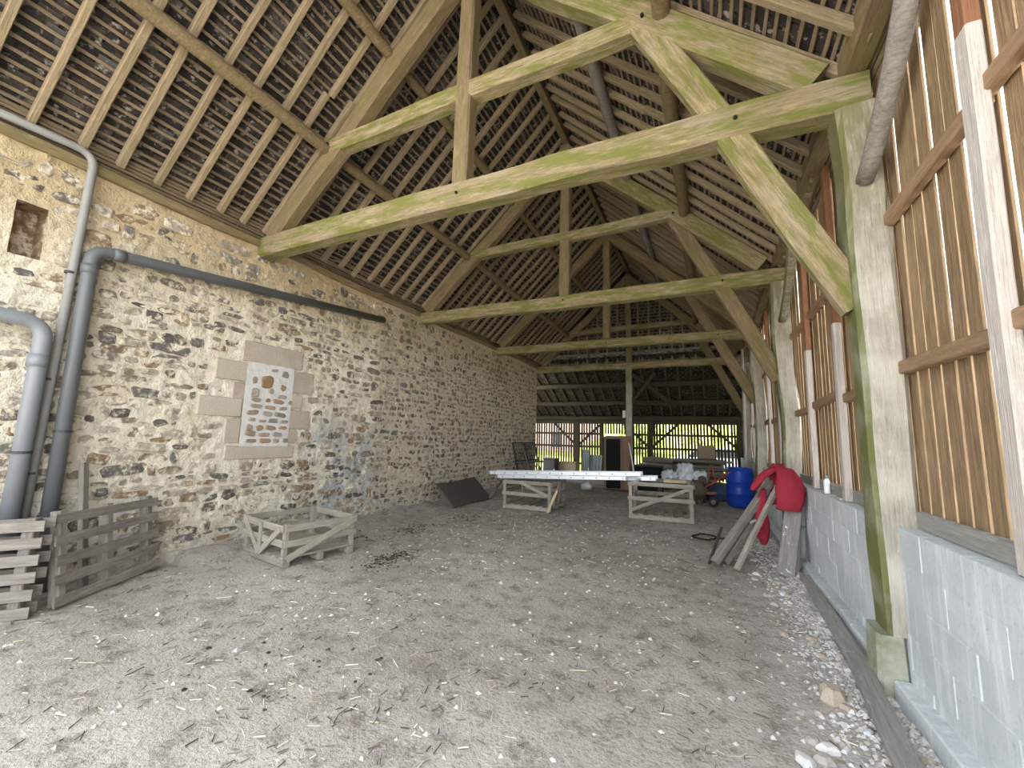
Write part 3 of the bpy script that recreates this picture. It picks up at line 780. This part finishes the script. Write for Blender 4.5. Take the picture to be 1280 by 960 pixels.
crate((-1.52, 8.90, .0),   .08, 1.22, 1.05, .745, 'open crate with one long diagonal under the right end of the ladder', [((.04, .25), (.96, .9))], [((.1, .9), (.9, .25))])
wp = link('wood_strip', timber(.5, .02, .05, 1), 'fresh_wood', None, None, frame((-3.1, 8.42, .0 + .03), (-2.96, 8.5, .40))[0])
tag(wp, 'short pale strip propped on the crate under the left ladder end', 'strip')

# ladder lying flat across two crates, two sections nested
lad = empty('aluminium_ladder', (-4.72, 9.02, .592), 'long aluminium extension ladder lying across two crates', 'ladder', rz=.015); lad.rotation_euler = (0, -.0463, .015)
for (x0, x1, z, ins) in ((.1, 3.72, .045, 0), (-.12, 3.42, .13, .03)):
    s = link('section', MB().box((x0, 0 + ins, z - .003), (x0 + .02, .42 - ins, z + .003)).mesh('spreader'), 'aluminium', lad)
    for y in (ins, .42 - ins): beam('stile', (x0, y, z), (x1, y, z), .026, .078, 'aluminium', s, 1, 0, ch=.1)
    k = x0 + .16
    while k < x1 - .05:
        link('rung', MB().tube([(k, ins - .018, z), (k, .44 - ins, z)], .014, 8).mesh('rung', True), 'grey_metal', s); k += .28
    for y in (ins, .42 - ins): boxo('foot', (x0 - .03, y - .018, z - .042), (x0 + .03, y + .018, z + .042), 'grey_metal', s, .006)
blk = link('wood_offcut', timber(.42, .07, .06, 1), 'fresh_wood', None, None, frame((-.86, 9.1, .775), (-.46, 9.2, .775))[0])
tag(blk, 'pale sawn offcut lying on the crate past the ladder end', 'offcut')

def blob(rx, ry, rz, fr=2.2, amp=.25, seed=0, nu=18, nv=12, sag=.0):
    b = MB(); vs = []; fs = []
    for j in range(nv + 1):
        th = math.pi * j / nv
        for i in range(nu):
            ph = 2 * math.pi * i / nu
            d = Vector((math.sin(th) * math.cos(ph), math.sin(th) * math.sin(ph), math.cos(th)))
            k = 1 + amp * noise.noise(d * fr + Vector((seed, seed * .7, 0))) + amp * .5 * noise.noise(d * fr * 2.7 + Vector((seed, 0, 3)))
            v = Vector((d.x * rx * k, d.y * ry * k, d.z * rz * k))
            v.z = max(v.z, -rz * .75); vs.append((v.x, v.y, v.z + rz * .75))
    for j in range(nv):
        for i in range(nu): fs.append((j * nu + i, (j + 1) * nu + i, (j + 1) * nu + (i + 1) % nu, j * nu + (i + 1) % nu))
    return b.add(vs, fs).mesh('blob', True)
tag(link('plastic_bag', blob(.14, .1, .05, 3, .5, 5), 'white_plastic', None, (-1.44, 8.95, .745)), 'crumpled white plastic bag on the crate by the ladder end', 'bag')

# ------------------------------------------------------------------ iron sheet and grille along the stone wall
m = MB(); n = 10; vs = []
for j in range(n + 1):
    for i in range(n + 1):
        a, b = i / n, j / n
        vs.append((-5.08 - .62 * b + .0, 7.95 + 1.75 * a + .12 * b, .02 + .46 * b + .02 * math.sin(a * 5 + b * 3)))
q = len(vs); vs += [(x - .012, y, z - .015) for x, y, z in vs]
fs = [(j * 11 + i, j * 11 + i + 1, j * 11 + 12 + i, j * 11 + 11 + i) for j in range(n) for i in range(n)]
fs += [tuple(q + k for k in reversed(f)) for f in list(fs)]
ed = [i for i in range(11)] + [j * 11 + 10 for j in range(1, 11)] + [110 + i for i in range(9, -1, -1)] + [j * 11 for j in range(9, 0, -1)]
fs += [(ed[k], q + ed[k], q + ed[(k + 1) % len(ed)], ed[(k + 1) % len(ed)]) for k in range(len(ed))]
tag(link('iron_sheet', m.add(vs, fs).mesh('iron_sheet'), 'sheet_iron'), 'dark rusty sheet propped low against the stone wall', 'metal sheet')
tag(link('timber_pole', MB().tube([(-5.1, 9.6, .04), (-5.5, 10.8, .16), (-5.72, 11.6, .30)], .03, 8).mesh('pole', True), 'grey_wood'), 'thin pole lying past the rusty sheet along the stone wall', 'pole')
gr = empty('iron_grille', (0, 0, 0), 'black iron grille leaning at the end of the stone wall', 'grille')
lean_mtx(gr, (-5.42, 12.3, 0), (0, 1), .24)
for a, b in (((0, 0), (0, 1.45)), ((1.9, 0), (1.9, 1.45)), ((0, 1.45), (1.9, 1.45)), ((0, .05), (1.9, .05)), ((0, .85), (1.9, .85)), ((.95, 0), (.95, 1.45))):
    beam('frame_bar', (a[0], 0, a[1]), (b[0], 0, b[1]), .04, .04, 'iron', gr, 1, 0, (0, 1, 0))
for k in range(1, 16):
    if k != 8: beam('bar', (k * .119, 0, .05), (k * .119, 0, 1.45), .016, .016, 'iron', gr, 1, 0, (0, 1, 0))
for k, y in enumerate((12.75, 13.7)):
    tag(link('metal_bar', MB().tube([(-5.12, y - .05, 0), (-5.56, y, 1.2)], .02, 8).mesh('bar', True), 'zinc'),
        ('nearer' if k == 0 else 'farther') + ' pale metal bar of two leaning before the black grille', 'bar')

# ------------------------------------------------------------------ clutter in the depth
cb = empty('tall_cabinet', (-2.86, 13.85, 0), 'tall brown cabinet with a black front beside the lone post', 'cabinet')
boxo('body', (-.3, .02, 0), (.33, .55, 1.66), 'brown_panel', cb, .01)
d = boxo('door', (-.22, -.02, .04), (.24, .02, 1.62), 'black', cb, .005)
boxo('top_panel', (-.36, -.03, 1.66), (.36, .57, 1.70), 'brown_panel', cb)
boxo('side_panel', (.34, -.05, 0), (.54, .4, 1.72), 'brown_panel', cb, .01)
tag(link('broom_handle', MB().tube([(-2.02, 13.35, 0), (-2.28, 13.5, 1.5)], .022, 8).mesh('handle', True), 'white_paint'), 'white pole leaning at the brown cabinet', 'pole')
bb = empty('black_box', (-1.75, 14.0, 0), 'low black box right of the white pole', 'box')
boxo('body', (-.4, -.25, 0), (.4, .25, .78), 'black', bb, .02); boxo('lid', (-.43, -.28, .78), (.43, .28, .83), 'iron', bb, .01)
# timber pile
kk = 0
for layer in range(11):
    zb = .05 + layer * .088
    for j in range(4):
        x = -2.25 + U(-.15, .45) + layer * .03; yb = 15.55 + layer * .05 + j * .3
        L = U(2.1, 2.75) - layer * .03
        a = U(-.09, .09)
        x2 = min(.86, x + L)
        o = link('pile_plank', timber(x2 - x, .24 + U(-.05, .03), .07, 4, .03), random.choice(('grey_wood', 'grey_wood', 'slat_wood', 'principal_wood')), None, None, frame((x, yb - a, zb), (x2, yb + a, zb + U(-.01, .015)))[0])
        tag(o, 'weathered plank in the ' + ('bottom', 'second', 'third', 'fourth', 'fifth', 'sixth', 'seventh', 'eighth', 'ninth', 'tenth', 'top')[layer] + ' layer of the timber pile before the back slats', 'plank', 'planks in the timber pile')
for k in range(5):
    o = link('log', MB().tube([(-2.35 + .05 * k, 15.0 + .1 * k, .1 + .205 * k), (-1.75, 15.02 + .1 * k, .12 + .205 * k), (-1.15, 15.0 + .1 * k, .11 + .205 * k)], [.1, .11, .09], 9).mesh('log', True), 'grey_wood')
    tag(o, ('lowest', 'second lowest', 'middle', 'second highest', 'topmost')[k] + ' short grey log in the heap right of the black box', 'log', 'logs in the heap')
pb = link('cardboard_panel', MB().box((-.3, -.02, 0), (.3, .02, .5)).mesh('panel'), 'cardboard', None, (-.1, 17.9, .97)); tag(pb, 'buff cardboard panel standing on top of the timber pile', 'panel')
boxo_ = link('trestle', MB().box((-.35, -.15, 0), (.35, .15, .97)).mesh('support'), 'shaded_wood', None, (-.1, 17.9, 0)); tag(boxo_, 'dark trestle behind the timber pile carrying the cardboard panel', 'trestle')
# white sheeting
for k, (x, y, z, a, b, c, lab) in enumerate(((-1.0, 12.3, .52, .20, .2, .16, 'left bundle of white plastic sheeting behind the right crate'), (-.62, 12.45, .50, .22, .24, .27, 'tallest bundle of white plastic sheeting, in the middle of three'), (-.27, 12.45, .50, .19, .2, .17, 'right bundle of white plastic sheeting, beside the engine of the tiller'))):
    tag(link('plastic_sheeting', blob(a, b, c, 3.2, .6, k * 9 + 2, 30, 20), 'white_plastic', None, (x, y, z)), lab, 'plastic sheet', 'bundles of white sheeting')
sb = empty('low_bench', (-.6, 12.55, 0), 'dark low bench carrying the white plastic sheeting', 'bench')
boxo('top', (-.75, -.3, .42), (.5, .35, .5), 'iron', sb, .01)
for x in (-.68, .43):
    for y in (-.23, .28): boxo('leg', (x - .03, y - .03, 0), (x + .03, y + .03, .42), 'iron', sb)
# walk-behind tiller
tr = empty('garden_tiller', (-.17, 11.82, 0), 'rusty walk-behind tiller with orange handles and a small wheel', 'tiller')
link('engine', blob(.25, .22, .24, 4, .5, 4, 26, 18), 'rust', tr, (-.14, 0, .18))
link('tank', MB().lathe([(.02, 0), (.09, .02), (.1, .1), (.05, .14), (.02, .15)], 14, (-.02, .05, .58)).mesh('tank', True), 'rust', tr)
for k in range(4):
    a = k * math.pi / 4
    link('tine', MB().box((-.19, -.015, -.02), (.19, .015, .02)).mesh('tine'), 'iron', tr, None, Matrix.Translation((-.15, -.12 + k * .08, .2)) @ Matrix.Rotation(a, 4, 'Y'))
for s in (-1, 1):
    wv = link('wheel', MB().tube([(.22, s * .14 - .03, .12), (.22, s * .14 + .03, .12)], .12, 16).mesh('wheel', True), 'iron', tr)
    link('hub', MB().tube([(.22, s * .14 - .036, .12), (.22, s * .14 + .036, .12)], .06, 12).mesh('hub', True), 'zinc', wv)
    link('handle', MB().tube([(.02, s * .1, .45), (.3, s * .18, .62), (.62, s * .28, .90)], .014, 8).mesh('handle', True), 'orange_paint', tr)
link('axle', MB().tube([(.22, -.14, .12), (.22, .14, .12)], .02, 8).mesh('axle'), 'iron', tr)
link('frame', MB().box((-.3, -.12, .3), (.3, .12, .34)).mesh('frame'), 'orange_paint', tr)
link('guard', MB().tube([(.12, 0, .6), (.17, 0, 1.02), (.22, 0, 1.02), (.29, 0, .6)], .014, 8).mesh('guard'), 'orange_paint', tr)
# blue drum and tarp
dr = empty('blue_drum', (.655, 12.15, 0), 'upright blue plastic drum by the boarded wall', 'drum')
R_ = .305
link('body', MB().lathe([(.24, 0), (.27, .015), (.285, .05), (R_ * .985, .1), (R_, .3), (R_ + .012, .32), (R_ + .012, .35), (R_, .37), (R_, .60), (R_ + .012, .62), (R_ + .012, .65), (R_, .67), (R_ * .985, .86), (.285, .91), (.265, .94)], 32).mesh('drum', True), 'blue_plastic', dr)
link('rim', MB().lathe([(.27, .93), (.285, .935), (.285, .965), (.265, .97), (.24, .955)], 32).mesh('rim', True), 'blue_plastic', dr)
for s in (-1, 1): link('bung', MB().lathe([(.035, .955), (.035, .975), (.02, .98)], 12, (s * .14, 0, 0)).mesh('bung', True), 'blue_plastic', dr)
dr.rotation_euler = (0, .03, .3)
tag(link('blue_tarp', blob(.38, .34, .24, 2.3, .5, 11, 24, 14), 'blue_tarp', None, (.24, 13.2, .0)), 'dull blue tarpaulin heaped on the floor left of the drum', 'tarp')
# junk left behind the ladder
for k, (x, y, w_, h_, mt, lab, cat) in enumerate(((-4.35, 17.4, .55, .95, 'grey_metal', 'grey-green metal sheet leaning at the back slats', 'metal sheet'), (-4.75, 17.3, .3, 1.15, 'grey_metal', 'narrow upright grey-green sheet beside the wider one', 'metal sheet'), (-5.2, 16.6, .7, .62, 'cardboard', 'worn brown carton under the slats behind the ladder', 'carton'), (-5.85, 16.2, .5, .75, 'iron', 'black bin at the back behind the grille', 'bin'))):
    t = empty('leaning_sheet' if k < 2 else ('carton' if k == 2 else 'bin'), (x, y, 0), lab, cat)
    if k < 2:
        mm = MB(); nn = 16; vs = []
        for i in range(nn + 1):
            u = i / nn; dy = .018 * math.sin(u * nn * 1.5)
            vs += [(-w_ / 2 + w_ * u, dy, 0), (-w_ / 2 + w_ * u, dy + .22, h_), (-w_ / 2 + w_ * u, dy + .01, 0), (-w_ / 2 + w_ * u, dy + .23, h_)]
        mm.add(vs, [q for i in range(nn) for q in ((i * 4, i * 4 + 4, i * 4 + 5, i * 4 + 1), (i * 4 + 2, i * 4 + 3, i * 4 + 7, i * 4 + 6))])
        link('panel', mm.mesh('panel'), mt, t); boxo('foot_rail', (-w_ / 2, -.02, 0), (w_ / 2, .03, .03), 'iron', t)
    else:
        boxo('body', (-w_ / 2, -.22, 0), (w_ / 2, .22, h_), mt, t, .015); boxo('lid', (-w_ / 2 - .02, -.24, h_), (w_ / 2 + .02, .24, h_ + .05), mt, t, .01)
tag(link('white_canister', MB().lathe([(.09, 0), (.1, .03), (.1, .30), (.06, .38), (.03, .40), (.03, .44)], 16).mesh('canister', True), 'white_paint', None, (-5.35, 15.2, 0)), 'white canister on the floor behind the left crate', 'canister')
tag(link('paper_sack', blob(.18, .14, .12, 2.5, .4, 21), 'white_plastic', None, (-3.55, 13.2, 0)), 'small white sack on the floor left of the cabinet', 'sack')

# ------------------------------------------------------------------ leaning timbers, red jacket and boards by the block wall
LT = [((.02, 6.12, .05), (.80, 6.78, 1.14), .10, .08, 'grey_wood', 'grey timber leaning on the block wall, leftmost under the red jacket'),
      ((.12, 6.28, .04), (.86, 6.9, 1.12), .11, .08, 'grey_wood', 'dark timber leaning behind the other two under the red jacket'),
      ((.25, 6.02, .03), (.90, 6.55, 1.20),   .055, .055, 'crate_wood', 'pale peeled pole leaning in front of the red jacket')]
for P_, Q_, a, b, mt, lab in LT:
    tag(link('leaning_timber', timber((Vector(Q_) - Vector(P_)).length, a, b, 8, .015), mt, None, None, frame(P_, Q_)[0]), lab, 'timber', 'timbers leaning by the red jacket')
tag(link('iron_bar', timber(.62, .03, .03, 3, .01), 'iron', None, None, frame((-.05, 6.15, .02), (.12, 6.6, .42))[0]), 'short black iron bar left of the leaning timbers', 'bar')
bw = tag(link('leaning_board', timber(.86, .18, .03, 4, .01, .05), 'spotted_plank', None, None, frame((.76, 6.02, .03), (.93, 6.36, .80), (.25, -1, .3))[0]), 'grey plank flecked with white paint leaning on the block wall', 'board')
t = empty('board_frame', (.92, 6.28, .05), 'narrow ladder-like grey frame leaning behind the flecked plank', 'frame')
for dx in (0, .13): beam('upright', (dx * .5, dx * .8, 0), (.08 + dx * .5, .12 + dx * .8, 1.0), .05, .03, 'plank_grey', t, 2, .01, (.2, -1, 0))
for z in (.12, .5, .88): beam('cross_piece', (.01 + z * .08, 0 + z * .12, z), (.075 + z * .08, .105 + z * .12, z), .06, .03, 'plank_grey', t)
jk = empty('red_jacket', (.81, 6.6, 1.18), 'red jacket draped over the tops of the leaning timbers', 'jacket')
def cloth(name, pts, rad, flat, sd):
    b = MB(); P3 = []
    n = len(pts) * 4
    def lerp(L, t):
        i = min(int(t * (len(L) - 1)), len(L) - 2); f = t * (len(L) - 1) - i
        return (Vector(L[i]) * (1 - f) + Vector(L[i + 1]) * f) if not isinstance(L[0], (int, float)) else L[i] * (1 - f) + L[i + 1] * f
    vs = []; seg = 20
    for i in range(n + 1):
        t_ = i / n; c = lerp(pts, t_); r = lerp(rad, t_)
        for k in range(seg):
            a = 2 * math.pi * k / seg
            q = 1 + .22 * noise.noise((math.cos(a) * 2.2, math.sin(a) * 2.2, t_ * 3 + sd)) + .10 * math.sin(a * 5 + t_ * 4 + sd)
            vs.append((c.x + math.cos(a) * r * q, c.y + math.sin(a) * r * flat * q, c.z + .03 * noise.noise((a, t_ * 4, sd))))
    fs = [(i * seg + k, i * seg + (k + 1) % seg, (i + 1) * seg + (k + 1) % seg, (i + 1) * seg + k) for i in range(n) for k in range(seg)]
    fs += [tuple(range(seg - 1, -1, -1)), tuple(n * seg + k for k in range(seg))]
    return link(name, b.add(vs, fs).mesh(name, True), 'red_cloth', jk)
cloth('body', [(.0, -.06, .10), (.06, -.14, .07), (.09, -.24, -.05), (.085, -.30, -.2), (.07, -.34, -.33), (.06, -.34, -.42)], [.03, .10, .135, .15, .14, .125], .5, 1)
cloth('back_panel', [(-.02, .02, .09), (.03, .10, .02), (.06, .15, -.2), (.04, .17, -.42)], [.05, .12, .14, .12], .5, 6)
cloth('sleeve', [(.03, -.08, .09), (-.08, -.10, .05), (-.19, -.13, -.05), (-.27, -.18, -.15), (-.31, -.22, -.21)], [.055, .075, .06, .05, .035], .8, 3)
cloth('sleeve', [(-.17, -.02, -.22), (-.22, -.05, -.42), (-.21, -.10, -.62), (-.22, -.14, -.80), (-.21, -.14, -.90)], [.035, .06, .085, .075, .03], .6, 9)
cloth('collar', [(-.03, -.04, .08), (.0, -.03, .115), (.04, -.02, .125)], [.05, .065, .04], .9, 12)
link('clamp', MB().tube([(-.42, -.34, -.62), (-.36, -.32, -.58), (-.32, -.3, -.64), (-.38, -.3, -.72)], .02, 8).mesh('clamp', True), 'zinc', None)
cl = bpy.data.objects['clamp']; cl.location = (.86, 6.6, 1.18)
tag(cl, 'small bright metal clamp on the leaning timbers', 'clamp')
pts = [(-.12 + .16 * math.cos(a) + .04 * math.sin(3 * a), 7.85 + .22 * math.sin(a), .02) for a in [i * .35 for i in range(17)]] + [(.2, 7.9, .02), (.4, 7.6, .02)]
tag(link('black_cable', MB().tube(pts, .012, 7).mesh('cable', True), 'black'), 'loop of thin black cable on the floor before the drum', 'cable')
bo = empty('white_bottle', (1.14, 5.62, 1.05), 'slim white bottle on the sill of the block wall', 'bottle')
link('body', MB().lathe([(.028, 0), (.03, .01), (.03, .13), (.018, .155), (.014, .16)], 16).mesh('bottle', True), 'white_paint', bo)
link('cap', MB().lathe([(.017, .16), (.017, .19), (.012, .195)], 12).mesh('cap', True), 'zinc', bo)
tag(link('sill_stick', timber(.16, .03, .02, 1), 'pale_wood', None, None, frame((1.12, 5.0, 1.06), (1.13, 5.16, 1.06))[0]), 'small pale offcut on the sill near the white bottle', 'offcut')

# plank on the floor by the right wall, and loose stones
for P_, Q_, lab in (((.955, 6.0, .07), (.88, 3.92, .09), 'farther of two grey planks laid end to end along the block wall'), ((.885, 3.9, .09), (.78, 2.55, .06), 'nearer of two grey planks laid end to end along the block wall')):
    tag(link('floor_plank', timber((Vector(Q_) - Vector(P_)).length, .115, .04, 5, .008, .06), 'plank_grey', None, None, frame(P_, Q_)[0]), lab, 'plank', 'planks along the block wall')
def loose(name, x, y, rx, ry, rz, mat, sd=None, z=None):
    mm = MB(); mm.add(*lump(rx, ry, rz, random.choice((6, 7, 8)), sd)); o = link(name, mm.mesh(name), mat, None, (x, y, (ground_h(x, y) if z is None else z))); o.rotation_euler = (0, 0, U(0, 6)); return o
tag(loose('boulder', .64, 3.35, .10, .08, .08, 'granite', 3), 'flat pale boulder beside the nearer floor plank', 'stone')
tag(loose('brick_piece', .90, 4.05, .06, .05, .05, 'rust', 8), 'reddish brick fragment touching the foot of the nearest post', 'brick')
tag(loose('brick_piece', .985, 5.15, .07, .06, .06, 'infill_stone', 12), 'broken tan brick behind the farther floor plank', 'brick')
tag(boxo('brick_piece', (.83, 2.68, .0), (.93, 2.82, .07), 'granite', None, .01), 'squared brick-like stone at the near end of the floor planks', 'brick')
for k in range(46):
    y = U(2.6, 7.6) if k > 12 else U(5.2, 7.2)
    x = .42 + U(0, .5) - max(0, 3.2 - y) * .1
    if abs(x - .9) < .12 and y < 6: x = U(.45, .72)
    s = U(.018, .05)
    o = loose('loose_stone', x, y, s * 1.3, s, s * .7, random.choice(('pebble', 'pebble', 'granite', 'concrete')))
    tag(o, 'loose stone in the rubble strip beside the floor planks', 'stone', 'loose stones of the rubble strip')
# gravel, straw, dung: uncountable
rest = MB()
for k in range(7000):
    y = 2.3 + 6 * random.random() ** 1.4; x = .98 - abs(random.gauss(0, .19)) - max(0, y - 4.5) * .02
    if random.random() < .12: x = U(-4.8, .8); y = U(.9, 9)
    if x > .99: continue
    s = U(.006, .018) * (1 if random.random() < .93 else 1.7); q = U(0, 6)
    g = ground_h(x, y); c_, s_ = math.cos(q) * s, math.sin(q) * s
    rest.add([(x + c_ * 1.4, y + s_ * 1.4, g), (x - s_, y + c_, g), (x - c_ * 1.2, y - s_ * 1.2, g), (x + s_, y - c_, g), (x + c_ * .3, y, g + s * .8), (x - c_ * .4, y + s_ * .3, g + s * .7)],
             [(0, 1, 4), (1, 5, 4), (1, 2, 5), (2, 3, 5), (3, 4, 5), (3, 0, 4)])
tag(link('gravel', rest.mesh('gravel'), 'pebble'), 'pale gravel and mortar crumbs strewn beside the block wall', 'gravel', kind='stuff')
rest = MB()
for k in range(9000):
    y = .7 + 12 * random.random() ** 1.5; x = U(-5.6, .9)
    if noise.noise((x * .9, y * .9, 7)) + U(-.35, .35) < 0: continue
    L = U(.015, .07) * (1.9 if random.random() < .04 else 1); a = U(0, 6.3); wd = U(.0012, .003)
    g = ground_h(x, y) + .004; g2 = ground_h(x + math.cos(a) * L, y + math.sin(a) * L) + U(.004, .014)
    cx, sy = math.cos(a), math.sin(a)
    rest.add([(x - sy * wd, y + cx * wd, g), (x + sy * wd, y - cx * wd, g), (x, y, g + wd * 2), (x + cx * L - sy * wd, y + sy * L + cx * wd, g2), (x + cx * L + sy * wd, y + sy * L - cx * wd, g2), (x + cx * L, y + sy * L, g2 + wd * 2)],
             [(0, 3, 5, 2), (1, 2, 5, 4), (0, 1, 4, 3), (0, 2, 1), (3, 4, 5)])
tag(link('straw_litter', rest.mesh('straw'), 'straw'), 'straw bits and twigs scattered over the earth floor', 'straw', kind='stuff')
rest = MB()
for (cx, cy_, sx, sy, n) in ((-3.72, 4.35, .20, .36, 260), (-4.6, 5.9, .22, .4, 130), (-4.9, 5.0, .3, .3, 50), (-2.6, 2.2, .6, .35, 25), (-4.3, 7.2, .3, .4, 90)):
    for k in range(n):
        x, y = random.gauss(cx, sx * .6), random.gauss(cy_, sy * .6); s = U(.006, .02)
        vs, fs = lump(s * U(1, 1.6), s, s * .55, 5)
        rest.add([(a + x, b + y, c + ground_h(x, y)) for a, b, c in vs], fs)
tag(link('dung_crumbs', rest.mesh('dung'), 'dung'), 'dark crumbs of dried dung on the earth floor', 'dung', kind='stuff')

# ------------------------------------------------------------------ outside: hedge, house, car
def bush(x, y, rx, rz, lab, mat):
    t = empty('hedge_bush', (x, y, -.25 + (y - 24) * .125), lab, 'bush', 'bushes behind the barn')
    for k in range(3): link('stem', MB().tube([(U(-.1, .1), U(-.1, .1), 0), (U(-.3, .3), U(-.2, .2), rz * .8)], [.05, .02], 6).mesh('stem'), 'bark', t)
    b = MB()
    for k in range(1400):
        d = Vector((random.gauss(0, 1), random.gauss(0, 1), random.gauss(0, 1))).normalized() * U(.55, 1.05)
        c = Vector((d.x * rx, d.y * rx * .7, rz * .55 + d.z * rz * .5)); s = U(.06, .13)
        q = Vector((U(-1, 1), U(-1, 1), U(-1, 1))).normalized(); r_ = q.orthogonal().normalized() * s
        b.add([c + q * s, c + r_ * .6, c - q * s, c - r_ * .6], [(0, 1, 2, 3)])
    tag(link('foliage', b.mesh('foliage'), mat, t), kind='stuff')
for k, x in enumerate((-4.4, -.6, 3.4, 7.4, 11.4)):
    bush(x, 31 + (k % 2) * 1.5, 1.6 + .3 * (k % 3), 2.4 + .7 * (k % 2), 'yellow-green hedge bush beyond the back slats, ' + ('first', 'second', 'third', 'fourth', 'fifth')[k] + ' from the pink house', 'leaf_yellow' if k % 2 else 'leaf')
hs = empty('pink_house', (-13, 30, -.09), 'pink rendered house beyond the slats at the far left', 'house')
boxo('wall', (-5, 0, -.5), (4, 8, 5), 'pink_render', hs)
hr = link('roof', MB().add([(-5.3, -.3, 5), (4.3, -.3, 5), (4.3, 8.3, 5), (-5.3, 8.3, 5), (-5.3, 4, 8), (4.3, 4, 8)], [(0, 1, 5, 4), (2, 3, 4, 5), (1, 2, 5), (3, 0, 4), (3, 2, 1, 0)]).mesh('roof'), 'roof_slate', hs)
for x in (-3.4, 0, 2.6):
    wn = boxo('window', (x - .5, -.05, 1.0), (x + .5, 0, 2.3), 'pink_render', hs); boxo('pane', (x - .42, -.07, 1.08), (x + .42, -.05, 2.22), 'glass_dark', wn)
for wn in [o for o in hs.children if o.name.startswith('window')]:
    for pn in wn.children: pn.location = (0, -.03, .08)
ca = empty('parked_car', (.1, 23.0, -.09), 'pale blue parked car beyond the back slats', 'car')
mm = MB(); prof = [(-2, .35), (-2, .85), (-1.2, .95), (-.7, 1.42), (.9, 1.42), (1.5, .98), (2, .85), (2.05, .35)]
mm.add([(x, y, z) for y in (-.8, .8) for x, z in prof], [tuple(range(7, -1, -1)), tuple(range(8, 16))] + [(k, (k + 1) % 8, 8 + (k + 1) % 8, 8 + k) for k in range(8)])
link('body', mm.mesh('body'), 'car_paint', ca)
for x in (-1.3, 1.3):
    for y in (-.78, .78): link('wheel', MB().tube([(x, y - .1, .32), (x, y + .1, .32)], .32, 16).mesh('wheel'), 'black', ca)
link('side_window', MB().add([(-1.05, -.81, .98), (1.3, -.81, .98), (.85, -.81, 1.36), (-.65, -.81, 1.36)], [(0, 1, 2, 3)]).mesh('glass'), 'glass_dark', ca)
